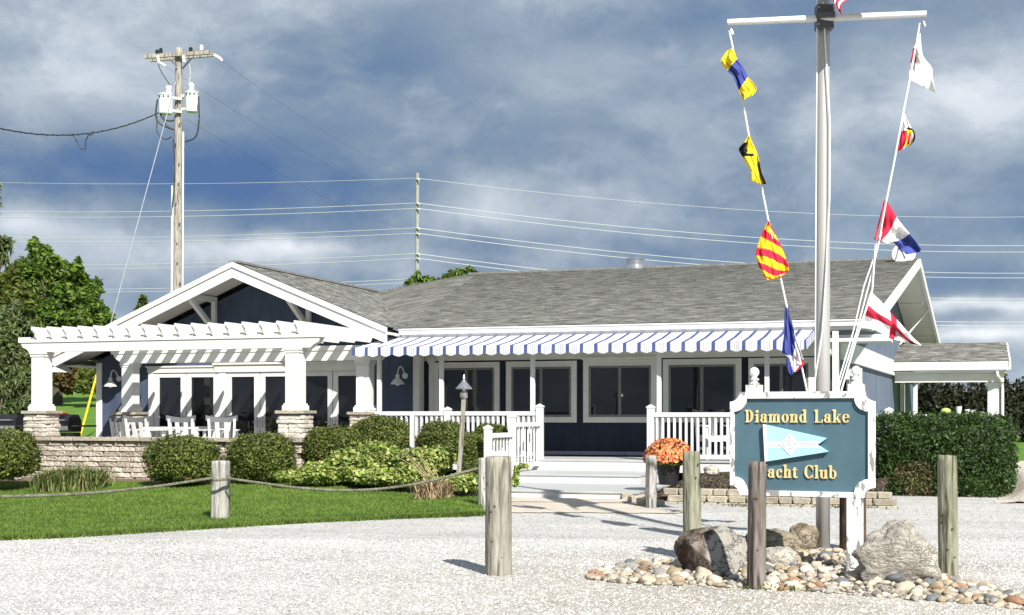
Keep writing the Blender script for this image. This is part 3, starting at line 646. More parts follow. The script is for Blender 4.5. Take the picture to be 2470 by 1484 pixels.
def roof():
    rid = 40.0; zr = ZE+SL*(rid-YE)
    eL = Vector((VBX, YE, ZE)); eR = Vector((-1.79, YE, ZE)); rR = Vector((-1.27, rid, zr)); rL = Vector((-14.5, rid, zr))
    vY = YE+(PKZ-ZE)/SL; vT = Vector((PKX-.2, vY, PKZ))
    # main slope right of the valley foot, then the triangle up to the valley
    vm = eL+(rL-eL)*0
    course_roof('roof', eL, eR, rR, rL, house, 78)
    course_roof('roof', eL+Vector((-.001, 0, 0)), eL, rL, vT+Vector((.0, .0, .0)), house, 50)
    course_roof('roof', vT, vT+Vector((.002, 0, 0)), rL, rL+Vector((-.3, 0, 0)), house, 26)
    rear = Vector((-.78, 51.4, ZE)); rl2 = Vector((-15.5, 51.4, ZE))
    course_roof('roof', rear, rl2, rL+Vector((-.3, .05, 0)), rR+Vector((0, .05, 0)), house, 40)
    m = MB(); m.beam(rL+Vector((-.3, .02, .012)), rR+Vector((0, .02, .012)), .26, .05); m.build('ridge_cap', SHINGLE_CAP, house)
    # wing roof slopes
    def zg(X): return PKZ-GS*abs(X-PKX)
    LX = -21.3
    course_roof('roof', (VBX, YG, zg(VBX)), (VBX, YE+.05, zg(VBX)), (PKX, vY, PKZ), (PKX, YG, PKZ), house, 32)
    course_roof('roof', (LX, YG, zg(LX)), (LX, 41, zg(LX)), (PKX, 41, PKZ), (PKX, YG, PKZ), house, 40)
    m = MB(); m.beam((PKX, YG, PKZ+.01), (PKX, vY, PKZ+.01), .24, .05); m.build('ridge_cap', SHINGLE_CAP, house)
    # rake boards of the wing: two stepped boards a side
    for sgn, xe in ((1, VBX+.02), (-1, LX)):
        ze = zg(xe)
        for nm, y0, dz0, dz1 in (('rake_board', YG-.02, -.36, -.125), ('rake_moulding', YG-.06, -.12, -.005)):
            m = MB(); m.prism([(PKX, PKZ+dz0), (xe, ze+dz0), (xe, ze+dz1), (PKX, PKZ+dz1)], y0, YG+.03, 'y'); m.build(nm, WHITE, house)
        # soffit boards under the overhang
        m = MB(); n = 6
        for i in range(n):
            ya, yb = YG+.032+(YL-YG-.034)*i/n, YG+.032+(YL-YG-.034)*(i+1)/n-.006
            m.prism([(PKX, PKZ-.16), (xe, ze-.16), (xe, ze-.13), (PKX, PKZ-.13)], ya, yb, 'y')
        m.build('soffit', SOFFIT, house)
    # left eave return of the wing
    zb = zg(LX); m = MB(); m.prism([(LX, zb-.36), (LX-.12, zb-.1), (LX, zb-.02), (LX+.1, zb-.06), (LX+.5, zb-.36)], YG-.02, YG+.5, 'y'); m.build('eave_return', WHITE, house)
    m = MB(); m.box(LX-.03, LX+.03, YG+.5, 41, zb-.2, zb-.02); m.build('fascia', WHITE, house)
    m = MB(); m.box(LX+.032, pl-.035, YG+.5, 40, zb-.2, zb-.17); m.build('soffit', SOFFIT, house)
    # gable brackets
    for px in (516, 744):
        q = onY(px, 760, YL-.06); X = q.x; zt = zg(X)-.17
        m = MB(); m.box(X-.055, X+.055, YL-.10, YL-.003, zt-.85, zt); m.beam((X-.02, YL-.14, zt-.72), (X-.02, YG+.1, zt-.06), .10, .11); m.box(X-.06, X+.06, YG+.04, YL-.003, zt-.13, zt-.004); m.build('bracket', WHITE, house)
    # gutter and fascia on the main eave
    m = MB(); m.box(VBX+.05, -1.80, YE-.03, YE-.003, ZE-.22, ZE-.02); m.build('fascia', WHITE, house)
    m = MB(); m.prism([(YE-.03, ZE-.16), (YE-.11, ZE-.15), (YE-.13, ZE-.06), (YE-.15, ZE-.045), (YE-.15, ZE-.02), (YE-.03, ZE-.02)], VBX+.02, -1.78, 'x'); m.build('gutter', WHITE, house)
    m = MB(); m.box(VBX+.05, -1.80, YE, YW-.032, ZE-.22, ZE-.18); m.build('soffit', SOFFIT, house)
    # boxed eave end on the right
    m = MB(); m.box(RC[0]-.1, -1.45, YE+.1, YW+.25, 3.10, 3.17); m.box(RC[0]-.05, -1.55, YE+.2, YW+.2, 3.172, 3.24); m.build('eave_box', WHITE, house)
    # flying right gable: soffit, rake boards, struts
    e2 = eR+Vector((.02, 0, 0)); r2 = rR+Vector((.02, 0, 0)); b2 = Vector((-.76, 51.4, ZE))
    for P, Q in ((e2, r2), (r2, b2)):
        m = MB(); dn = Vector((0, 0, -.24))
        m.add([P+Vector((-.03, 0, -.01)), P+Vector((.05, 0, -.01)), P+Vector((.05, 0, 0))+dn, P+Vector((-.03, 0, 0))+dn, Q+Vector((-.03, 0, -.01)), Q+Vector((.05, 0, -.01)), Q+Vector((.05, 0, 0))+dn, Q+Vector((-.03, 0, 0))+dn],
              [(0, 1, 2, 3), (7, 6, 5, 4), (0, 4, 5, 1), (1, 5, 6, 2), (2, 6, 7, 3), (3, 7, 4, 0)]); m.build('rake_board', WHITE, house)
        n = 3
        for i in range(n):
            p = P.lerp(Q, i/n); q = P.lerp(Q, (i+1)/n-.006); z = Vector((0, 0, -.15))
            pi = Vector((wallX(p.y)+.01, p.y, p.z)); qi = Vector((wallX(q.y)+.01, q.y, q.z)); o = Vector((-.04, 0, 0))
            m = MB(); t = Vector((0, 0, .03)); m.add([pi+z, p+o+z, q+o+z, qi+z, pi+z+t, p+o+z+t, q+o+z+t, qi+z+t], [(0, 1, 2, 3), (7, 6, 5, 4), (0, 4, 5, 1), (1, 5, 6, 2), (2, 6, 7, 3), (3, 7, 4, 0)]); m.build('soffit_panel', SOFFIT, house)
    for Y in (44.2, 48.0):
        z = ZE+SL*(51.4-Y)-.2; X = wallX(Y); xo = -1.27+.5*(Y-40)/11.4
        m = MB(); m.tube([(X+.03, Y, z-1.1), (xo-.02, Y, z-.02)], .035); m.build('strut', WHITE, house)
    # roof vent
    c = Vector((onY(1529, 640, rid).x, rid+.15, 0)); z0 = zr
    m = MB(); m.lathe(c, [(.42, z0-.1), (.42, z0), (.36, z0+.10), (.36, z0+.105), (.27, z0+.12), (.27, z0+.28), (.30, z0+.285), (.30, z0+.31), (.1, z0+.34)], 24); m.build('roof_vent', STEEL, house)
SHINGLE_CAP = M('ridge_shingle', (.19, .19, .18), rough=.95, spec=.1, var=.3, scale=12)
roof()

def porch():
    ex0 = wallX(41.8)-.02; ex1 = 1.2; ye, yr, yb = 41.8, 45.0, 48.2; ze, zr = 3.15, 3.86
    course_roof('porch_roof', (ex0-.1, ye, ze), (ex1, ye, ze), (ex1, yr, zr), (ex0+.15, yr, zr), house, 16, step=.02)
    course_roof('porch_roof', (ex1, yb, ze), (ex0, yb, ze), (ex0, yr+.02, zr), (ex1, yr+.02, zr), house, 14)
    m = MB(); m.box(ex0-.08, ex1-.02, ye-.03, ye+.01, ze-.27, ze-.01); m.build('porch_fascia', WHITE, house)
    m = MB(); m.prism([(ye-.06, ze-.26), (ye-.14, ze-.25), (ye-.16, ze-.10), (ye-.035, ze-.10)], ex0-.05, ex1-.05, 'x'); m.build('gutter', WHITE, house)
    m = MB(); m.prism([(ye-.06, ze-.25), (ye-.06, ze-.02), (yr, zr-.02), (yb, ze-.02), (yb, ze-.25), (yr, zr-.26)], ex1, ex1+.05, 'x'); m.build('rake_board', WHITE, house)
    m = MB(); m.beam((ex0-.12, ye, ze+.02), (ex0+.15, yr, zr+.02), .06, .12); m.build('rake_board', WHITE, house)
    n = 8
    for i in range(n):
        y0 = ye+.02+(yb-ye-.1)*i/n; m = MB(); m.box(ex0+.12, ex1-.05, y0, y0+(yb-ye-.1)/n-.02, ze-.34, ze-.29); m.build('porch_ceiling', SOFFIT, house)
    m = MB(); m.box(ex0+.1, ex1-.14, ye+.15, ye+.35, ze-.60, ze-.345); m.build('porch_beam', SOFFIT, house)
    for (X, Y) in ((.78, 42.3), (.85, 47.6)):
        m = MB(); m.box(X-.17, X+.17, Y-.17, Y+.17, .2, 2.54); c = m.build('porch_column', WHITE, house, bevel=.01)
        m = MB(); m.box(X-.22, X+.22, Y-.22, Y+.22, 2.46, 2.54); m.build('cap', WHITE, c)
    m = MB(); X = .98; m.tube([(X-.12, 41.72, ze-.28), (X-.10, 41.72, ze-.42), (X+.02, 42.05, ze-.60), (X+.04, 42.08, ze-.8), (X+.04, 42.08, .3)], .045); m.build('downspout', WHITE, house)
porch()

# ------------------------------------------------------------------ deck, steps, railings
YD = 27.1
deck = thing('wooden_deck', (-6, 28, 0), 'raised white front deck with wide steps down to the path', 'deck')
def build_deck():
    x0, x1 = pw-2.3, RC[0]-.0
    n = 14
    for i in range(n):
        y0 = YD+(YW-.03-YD)*i/n; m = MB(); m.box(x0, x1, y0, y0+(YW-.03-YD)/n-.006, ZD-.035, ZD); m.build('deck_board', TREAD, deck)
    m = MB(); m.box(x0, x1, YD+.03, YD+.07, .42, ZD-.037); m.build('skirt_board', VINYL, deck)
    m = MB()
    for k in range(9): X = x0+.3+(x1-x0-.6)*k/8; m.box(X-.06, X+.06, YD+.1, YD+.22, 0, ZD-.037)
    m.build('deck_leg', PILED, deck)
    # steps
    def P(x, y, Y): return onY(x, y, Y)
    xl = onY(1238, 1150, 25.3).x-.35; xr2 = onY(1545, 1150, 25.3).x; xr1 = onY(1560, 1140, YD).x; xr0 = onY(1528, 1190, 22.75).x
    Z2, Z1 = .444, .272; Y2, Y1 = 25.3, 22.8
    def flight(xl, xr, Y0, Yb, z, zb):
        n = max(3, int((Yb-Y0)/.15)); 
        for i in range(n):
            y0 = Y0+(Yb-Y0)*i/n; m = MB(); m.box(xl, xr, y0-(.03 if i == 0 else 0), y0+(Yb-Y0)/n-.006, z-.035, z); m.build('tread', TREAD, deck)
        m = MB(); m.box(xl, xr-.01, Y0, Y0+.04, zb, z-.037); m.build('riser', VINYL, deck)
        m = MB(); m.box(xr-.05, xr-.012, Y0+.042, Yb, zb-.1, z-.037); m.box(xl, xl+.04, Y0+.042, Yb, zb-.1, z-.037); m.build('stringer', VINYL, deck)
    flight(xl, xr2, Y2, YD+.02, Z2, .1); flight(xl-.05, xr0+.1, Y1, Y2-.002, Z1, .08)
    m = MB(); m.box(onY(1290, 1110, YD).x, xr1, YD+.02, YD+.028, Z2, ZD-.036); m.build('riser', VINYL, deck)
build_deck()

BAL = MB().box(-.024, .024, -.024, .024, 0, 1).mesh('baluster', VINYL)
def rail_run(root, p0, p1, zt, zb, spacing=.113, post0=False, post1=False, toph=.09, th=.09, bw=1.0):
    p0, p1 = Vector(p0), Vector(p1); d = p1-p0; L = d.length
    m = MB(); m.beam(p0+Vector((0, 0, zt-toph/2)), p1+Vector((0, 0, zt-toph/2)), th, toph); m.build('top_rail', VINYL, root, bevel=.008)
    m = MB(); m.beam(p0+Vector((0, 0, zb+.045)), p1+Vector((0, 0, zb+.045)), .06, .09); m.build('bottom_rail', VINYL, root)
    n = int(L/spacing)
    for i in range(n):
        q = p0+d*((i+.5)/n); piece(BAL, 'baluster', root, (q.x, q.y, zb+.09), (0, 0, math.atan2(d.y, d.x)), (bw, bw, zt-toph-zb-.09))
def rail_post(root, x, y, z0, z1, w=.13, cap=True):
    m = MB(); m.box(x-w/2, x+w/2, y-w/2, y+w/2, z0, z1); p = m.build('post', VINYL, root, bevel=.006)
    if cap: m = MB(); m.add([(x-w*.58, y-w*.58, z1), (x+w*.58, y-w*.58, z1), (x+w*.58, y+w*.58, z1), (x-w*.58, y+w*.58, z1), (x, y, z1+.05)], [(3, 2, 1, 0), (0, 1, 4), (1, 2, 4), (2, 3, 4), (3, 0, 4)]); m.box(x-w*.58, x+w*.58, y-w*.58, y+w*.58, z1-.03, z1-.001); m.build('cap', VINYL, p)
YR = YD+.1
def railings():
    zt = 1.685-.02
    xa, xb, xc = onY(896, 993, YR).x, onY(1080, 993, YR).x, onY(1302, 993, YR).x
    r = thing('railing', (xb, YR, ZD), 'white baluster railing along the deck left of the steps', 'railing', 'white railings of the deck')
    rail_run(r, (xa+.06, YR, 0), (xb-.07, YR, 0), zt, ZD+.06); rail_run(r, (xb+.07, YR, 0), (xc-.07, YR, 0), zt, ZD+.06)
    for x, w, z in ((xa, .13, zt+.06), (xb, .13, 1.72), (xc, .14, 1.78)): rail_post(r, x, YR, ZD-.1, z, w)
    xd = onY(1570, 993, YR).x; xe = RC[0]-.15; xm = onY(1800, 993, YR).x; z2 = 1.64
    r = thing('railing', (xd, YR, ZD), 'white baluster railing right of the steps behind the orange flowers', 'railing', 'white railings of the deck')
    rail_run(r, (xd+.07, YR, 0), (xm-.07, YR, 0), z2, ZD+.03); rail_run(r, (xm+.07, YR, 0), (xe-.07, YR, 0), z2, ZD+.03)
    for x in (xd, xm, xe): rail_post(r, x, YR, ZD-.1, 1.76, .14)
    X = xc; yb, yc = 25.38, 23.95
    r = thing('railing', (X, 24.6, .3), 'low white stair railing stepping down left of the wide steps', 'railing', 'white railings of the deck')
    rail_run(r, (X, YR-.07, 0), (X, yb+.07, 0), 1.44, .53, .19, bw=.62); rail_run(r, (X, yb-.07, 0), (X, yc+.07, 0), 1.245, .36, .17, bw=.62)
    rail_post(r, X, yb, .2, 1.575, .13); rail_post(r, X, yc, .1, 1.36, .13)
    # far right railing beyond the sign
    r = thing('railing', (-1, 33, .6), 'white side deck railing above the clipped hedge, cups standing on it', 'railing', 'white railings of the deck')
    x0, x1 = onY(2085, 1004, 33).x, onY(2362, 1004, 33).x
    rail_run(r, (x0, 33, 0), (x1, 33, 0), 1.60, .7); xp = onY(2145, 1000, 33).x; rail_post(r, xp, 32.95, .5, 1.72, .17); rail_post(r, x1+.07, 33, .3, 1.62, .12)
    m = MB(); m.box(x0-1.2, x1+.1, 33.0, 41.5, .3, .66); m.build('deck_platform', TREAD, deck)
    cup = [('plastic_cup', 2313, 990, 1006, .06, CREAM, 'tall white cup standing on the side railing above the hedge', 'cup'), ('plastic_cup', 2333, 999, 1008, .055, CREAM, 'short white cup on the side railing, right of the tall one', 'cup'), ('plastic_cup', 2347, 1002, 1009, .05, CREAM, 'smallest white cup at the right end of the side railing', 'cup')]
    for nm, px, yt, yb_, rr, mt, lb, cat in cup:
        p = onY(px, 1000, 33); h = (yb_-yt)/104+.03
        m = MB(); m.lathe((0, 0, 0), [(rr*.75, 0), (rr*1.1, h), (rr*1.0, h), (rr*.7, .02)], 14); o = m.build(nm, mt, smooth=False); o.location = (p.x, 33, 1.601); tag(o, lb, cat, 'cups on the side railing')
    p = onY(2281, 1000, 33); bm = stone_mesh('gourd', M('green_gourd_skin', (.42, .52, .13), rough=.5, var=.3, scale=9), 4, 2, .05); o = piece(bm, 'gourd', None, (p.x, 33, 1.675), (0, 0, 0), (.24, .2, .16)); tag(o, 'pale green gourd sitting on the side railing', 'gourd')
railings()

# ------------------------------------------------------------------ awning
def awning():
    yf, yb, zf, zb = 26.85, YE-.045, 3.05, 3.345
    root = thing('awning', (-8, yf, ZD), 'long blue and white striped awning with scalloped valance over the deck', 'awning')
    p = .302; xs = onY(880, 835, yf).x-p*1.0; x_end = -2.95
    seg = [(0, .25, 1), (.25, .48, 0), (.48, .515, 2), (.515, .62, 0), (.62, .655, 2), (.655, .76, 0), (.76, .795, 2), (.795, 1.0, 0)]
    cn = MB(); vl = MB(); x = xs
    while x < x_end-.01:
        for a, b, k in seg:
            u0, u1 = x+a*p, min(x+b*p, x_end)
            if u1 <= u0: continue
            cn.k = k; cn.add([(u0, yf, zf), (u1, yf, zf), (u1, (yf+yb)/2, (zf+zb)/2-.02), (u0, (yf+yb)/2, (zf+zb)/2-.02), (u1, yb, zb), (u0, yb, zb)], [(0, 1, 2, 3), (3, 2, 4, 5)])
            vl.k = k
            def dz(t):  # white lobes hang a little lower
                f = (t-x)/p; return .185+.022*math.cos((f-.65)*2*math.pi)
            def yy(t): return yf-.01-.012*math.sin(t*9.0)
            vl.add([(u0, yf-.004, zf+.004), (u1, yf-.004, zf+.004), (u1, yy(u1), zf-dz(u1)), (u0, yy(u0), zf-dz(u0))], [(0, 1, 2, 3)])
        x += p
    cn.build('canopy', [C_CANV, C_NAVY, C_PIN], root); vl.build('valance', [C_CANV, C_NAVY, C_PIN], root)
    sv = MB(); y = yf; n = 0
    while y < yb-.02:
        for a, b, k in seg:
            u0, u1 = y+a*p, min(y+b*p, yb)
            if u1 <= u0: continue
            def zt(t): return zf+(zb-zf)*(t-yf)/(yb-yf)
            sv.k = k; sv.add([(x_end, u0, zt(u0)), (x_end, u1, zt(u1)), (x_end+.01, u1, zt(u1)-.19), (x_end+.01, u0, zt(u0)-.19)], [(0, 1, 2, 3)])
        y += p
    sv.build('valance', [C_CANV, C_NAVY, C_PIN], root)
    m = MB(); m.beam((xs, yf+.03, zf-.04), (x_end, yf+.03, zf-.04), .05, .05); m.build('front_bar', WHITE, root)
    m = MB()
    for px in (975, 1190, 1430, 1690, 1880): X = onY(px, 830, yf).x; m.beam((X, yf+.05, zf-.04), (X, yb, zb-.04), .04, .04)
    m.build('rafter_bar', WHITE, root)
    for px in (915, 1065, 1285, 1590, 1850):
        X = onY(px, 950, YR+.12).x; m = MB(); m.box(X-.045, X+.045, YR+.08, YR+.17, ZD, zf-.07); m.build('post', WHITE, root, bevel=.008)
    m = MB(); X = onY(2015, 900, 28.0).x; m.box(X-.06, X+.06, 27.95, 28.08, ZD, 3.28); m.beam((X-.02, 28.0, 2.75), (X-.3, 28.0, 3.2), .05, .05); m.build('post', WHITE, root, bevel=.008)
awning()
# ------------------------------------------------------------------ terrace wall and pergola
BLKS = [block_mesh('wall_block_%s' % n, BLOCK, .13, .035, i) for i, n in enumerate(('plain', 'worn', 'chipped', 'rough'))]
LEDG = [block_mesh('ledge_%s' % n, LEDGE, .16, .06, i+10) for i, n in enumerate(('plain', 'worn', 'chipped', 'rough'))]
CAPM = block_mesh('cap', CAPST, .06, .012, 3)
EDGM = [block_mesh('edging_%s' % n, TANBLK, .10, .05, i+20) for i, n in enumerate(('plain', 'worn', 'chipped'))]
YT = 24.0
XT1 = onY(724, 1100, YT).x
def terrace_wall():
    x0 = -20.9
    root = thing('terrace_wall', (-16.5, YT+.15, .2), 'low seat wall of tumbled grey blocks round the pergola terrace', 'stone wall')
    r = random.Random(3)
    for k in range(8):
        z = .19+.107*k; x = x0-(.2 if k % 2 else 0)
        while x < XT1-.02:
            w = r.choice((.26, .38, .45, .30)); w = min(w, XT1-x)
            if w < .1: break
            if k > 0 or x > -19.4:
                piece(r.choice(BLKS), 'block', root, (x+w/2, YT+.15+r.uniform(-.008, .008), z+.053), (0, 0, r.choice((0, math.pi))), (w*1.0, .3, .106))
            x += w
    m = MB(); m.box(x0-.1, XT1-.04, YT+.06, YT+.28, .1, 1.02); m.build('wall_fill', SOIL, root)
    for i in range(9):
        m_y = YT+.35+.45*i
        for k in range(8) if i < 2 else ():
            piece(r.choice(BLKS), 'block', root, (XT1-.15, m_y+.1, .243+.107*k), (0, 0, math.pi/2), (.44, .3, .106))
    x = x0
    while x < XT1+.02:
        w = min(r.choice((.46, .55, .62)), XT1+.06-x)
        if w < .1: break
        piece(CAPM, 'cap_stone', root, (x+w/2, YT+.13+r.uniform(-.006, .006), 1.09), (0, 0, 0), (w*.985, .40, .078)); x += w
terrace_wall()

perg = thing('pergola', (-15.7, 26, .6), 'white timber pergola on square columns and stone piers before the gable', 'pergola')
def pergola():
    yf, yb = 24.3, 27.4
    xl, xr = -19.25, -12.05
    def beam(name, X0, X1, Y, z0, z1, zs):
        pl_ = [(X0, z1), (X0, zs), (X0+.05, zs-.01), (X0+.09, zs-.09), (X0+.20, z0+.06), (X0+.26, z0), (X1-.26, z0), (X1-.20, z0+.06), (X1-.09, zs-.09), (X1-.05, zs-.01), (X1, zs), (X1, z1)]
        m = MB(); m.prism(pl_, Y-.09, Y+.09, 'y'); m.build(name, WHITE, perg)
        m = MB(); m.box(X0+.005, X1-.005, Y-.115, Y-.092, zs+.005, z1-.004); m.build('beam_moulding', WHITE, perg)
    beam('beam', xl, xr, yf, 2.93, 3.25, 3.13); beam('beam', xl+.15, xr+.1, yb, 2.80, 3.13, 3.02)
    x0, x1 = onY(67, 795, 23.9).x, onY(703, 778, 23.9).x
    for i in range(17):
        X = x0+(x1-x0)*i/16; ya, yz = 24.03, 27.75; zt, zb_ = 3.46, 3.20
        pr = [(ya, zt), (yz, zt), (yz, zt-.08), (yz-.16, zb_), (ya+.17, zb_), (ya+.12, zb_+.03), (ya+.08, zb_+.12), (ya+.03, zb_+.15), (ya, zt-.07)]
        m = MB(); m.prism(pr, X-.02, X+.02, 'x'); m.build('rafter', WHITE, perg)
    r = random.Random(5)
    for (px, Y, ztop, zp, w) in ((101, yf, 2.93, 1.68, .31), (713, yf, 2.93, 1.68, .31), (315, yb, 2.80, 1.66, .30), (881, yb, 2.80, 1.66, .31)):
        X = onY(px, 900, Y).x
        m = MB(); m.box(X-w/2, X+w/2, Y-w/2, Y+w/2, zp+.14, ztop-.10); c = m.build('column', WHITE, perg, bevel=.012)
        m = MB(); m.box(X-w*.60, X+w*.60, Y-w*.60, Y+w*.60, ztop-.045, ztop-.002); m.box(X-w*.55, X+w*.55, Y-w*.55, Y+w*.55, ztop-.10, ztop-.046); m.build('cap', WHITE, c)
        m = MB(); m.box(X-w*.64, X+w*.64, Y-w*.64, Y+w*.64, zp+.002, zp+.10); m.box(X-w*.57, X+w*.57, Y-w*.57, Y+w*.57, zp+.101, zp+.14); m.build('base', WHITE, c)
        z0 = 1.13 if Y < 25 else .63
        m = MB(); m.box(X-.22, X+.22, Y-.22, Y+.22, z0, zp-.065); pier = m.build('stone_pier', SOIL, perg)
        z = z0
        while z < zp-.085:
            h = min(r.choice((.07, .085, .10)), zp-.068-z); n = 0; x = -.265
            for side in range(3):
                cuts = r.choice(((.53,), (.22, .31), (.33, .2)))
                x = -.265
                for wv in cuts:
                    if side == 0: piece(r.choice(LEDG), 'ledge_stone', pier, (X+x+wv/2, Y-.2+r.uniform(-.02, .01), z+h/2), (0, 0, 0), (wv*1.0, .14, h*1.02))
                    else:
                        sx = .2 if side == 1 else -.2
                        if sx > 0: piece(r.choice(LEDG), 'ledge_stone', pier, (X+sx+r.uniform(-.01, .02), Y+x+wv/2, z+h/2), (0, 0, math.pi/2), (wv*.98, .14, h*1.02))
                    x += wv
            z += h
        piece(CAPM, 'cap_stone', pier, (X, Y, zp-.033), (0, 0, 0), (.64, .64, .062))
pergola()

# ------------------------------------------------------------------ lamps
def wall_lamp(px, py, label):
    p = onY(px, py, YL); x, y, z = p.x, YL, p.z
    root = thing('wall_lamp', (x, y, z), label, 'wall lamp', 'gooseneck lamps on the clubhouse wall')
    m = MB(); m.tube([(x+.08, y-.003, z+.03), (x+.08, y-.03, z+.03)], .07, 14); m.build('wall_plate', PORC, root)
    pts = [(x+.08, y-.03, z+.03)]+[(x+.08-.10*(i/8), y-.03-.19*math.sin(i/8*math.pi/2), z+.03+.20*math.sin(i/8*math.pi)**.7+.02*i/8) for i in range(1, 9)]
    m = MB(); m.tube(pts, .014, 8); m.build('goose_neck', PORC, root)
    c = (x-.02, y-.22, z-.17); m = MB(); m.lathe(c, [(.16, 0), (.165, .01), (.10, .10), (.045, .15), (.045, .21), (.03, .23)], 20); m.build('shade', PORC, root, smooth=False)
    m = MB(); m.lathe(c, [(.02, -.03), (.05, -.01), (.06, .02), (.03, .06)], 12); m.build('bulb', CREAM, root, smooth=True)
wall_lamp(281, 917, 'white gooseneck barn lamp on the sunlit wall left of the doors')
wall_lamp(970, 910, 'white gooseneck barn lamp on the shaded wall beside the striped awning')
def post_lamp():
    b = onT(1103, 1150, 25.2); b.z = g(b.x, b.y); tp = onT(1119, 957, 25.0)
    root = thing('post_lamp', b, 'leaning grey garden post with a shiny conical lamp shade', 'lamp post')
    m = MB(); m.tube([b, b.lerp(tp, .5)+Vector((.01, 0, 0)), tp], [.052, .05, .047], 4); m.build('post', POLEW, root)
    m = MB(); m.lathe(tp, [(.055, -.03), (.07, 0), (.07, .07), (.05, .08), (.03, .10), (.03, .15)], 14); m.build('socket', STEEL, root)
    m = MB(); m.lathe(tp, [(.15, .14), (.155, .15), (.085, .23), (.035, .29), (.03, .30), (.022, .31), (.028, .34), (.008, .40)], 20); m.build('lamp_shade', STEEL, root)
    d = MB(); q = tp+Vector((.0, .0, .1)); d.lathe(q, [(.03, -.0), (.035, .06), (.02, .09)], 10); d.build('bulb', CREAM, root)
post_lamp()

# ------------------------------------------------------------------ patio furniture and grills
def chair(label):
    root = thing('patio_chair', (0, 0, 0), label, 'chair', 'white wooden chairs round the patio table')
    gr = M('shaded_side_rail_paint', (.13, .135, .15), rough=.6, var=.06) if 'shaded_side_rail_paint' not in bpy.data.materials else bpy.data.materials['shaded_side_rail_paint']  # dark grey paints the shade of the chair backs into the white top rail
    m = MB(); m.prism([(-.27, .42), (.27, .42), (.27, .46), (.12, .445), (-.12, .445), (-.27, .46)], -.26, .26, 'y'); m.build('seat', WHITE, root, local=True)
    for sx in (-1, 1):
        m = MB(); m.beam((sx*.24, -.24, 0), (sx*.25, -.24, .62), .05, .06, (0, 1, 0)); m.build('leg', WHITE, root, local=True)
        m = MB(); m.beam((sx*.23, .26, 0), (sx*.27, .36, .88), .05, .07, (0, 1, 0)); m.build('leg', WHITE, root, local=True)
        m = MB(); m.box(sx*.27-.045, sx*.27+.045, -.30, .30, .622, .65); m.build('armrest', WHITE, root, local=True)
        m = MB(); m.beam((sx*.09, .28, .46), (sx*.10, .345, .80), .09, .02, (0, 1, 0)); m.build('back_slat', WHITE, root, local=True)
    n = 8; m = MB()
    for i in range(n):
        a, b = -1+2*i/n, -1+2*(i+1)/n
        def q(t): return (t*.33, .36-.05*(1-t*t), .90+.055*t*t)
        p0, p1 = q(a), q(b); m.add([(p0[0], p0[1], p0[2]-.11), (p1[0], p1[1], p1[2]-.11), (p1[0], p1[1], p1[2]), (p0[0], p0[1], p0[2]), (p0[0], p0[1]+.03, p0[2]-.11), (p1[0], p1[1]+.03, p1[2]-.11), (p1[0], p1[1]+.03, p1[2]), (p0[0], p0[1]+.03, p0[2])],
              [(0, 1, 2, 3), (7, 6, 5, 4), (0, 4, 5, 1), (3, 2, 6, 7), (0, 3, 7, 4), (1, 5, 6, 2)])
    m.build('top_rail', gr, root, local=True)
    m = MB(); m.box(-.25, .25, -.255, -.225, .34, .42); m.box(-.25, .25, .25, .275, .34, .42); m.box(-.26, -.23, -.22, .25, .18, .23); m.box(.23, .26, -.22, .25, .18, .23); m.build('apron', WHITE, root, local=True)
    return root
def patio_set():
    c0 = chair('white wooden patio chair farthest left, beside the rear stone pier')
    spots = [(318, 26.3, 2.7, None), (355, 25.3, 3.05, 'white wooden patio chair with its back to the seat wall, second from left'), (424, 26.9, .2, 'white wooden patio chair on the far side of the table facing out'),
             (455, 25.25, 3.25, 'white wooden patio chair with its back to the seat wall, in the middle'), (505, 26.9, -.25, 'white wooden patio chair on the far side of the table, right one'), (540, 25.5, 3.55, 'white wooden patio chair farthest right, turned toward the table')]
    for i, (px, Y, rz, lb) in enumerate(spots):
        o = c0 if i == 0 else copytree(c0)
        p = onY(px, 1010, Y); o.location = (p.x, Y, .632); o.rotation_euler = (0, 0, rz)
        if lb: o['label'] = lb
    p = onY(437, 1040, 26.1); t = thing('patio_table', (p.x, 26.1, .63), 'low white patio table standing among the white chairs', 'table')
    m = MB(); m.box(-.7, .7, -.42, .42, .66, .70); m.build('tabletop', WHITE, t, local=True)
    for sx in (-1, 1):
        for sy in (-1, 1): m = MB(); m.box(sx*.6-.035, sx*.6+.035, sy*.34-.035, sy*.34+.035, 0, .658); m.build('leg', WHITE, t, local=True)
    # white chair on the deck behind the right railing
    p = onY(1725, 1050, 28.2); o = copytree(c0); o.location = (p.x, 28.1, ZD); o.rotation_euler = (0, 0, .5); o['label'] = 'white wooden chair on the deck behind the right railing'; o['group'] = 'chairs on the deck'
    o.scale = (1.05, 1.05, 1.1)
patio_set()
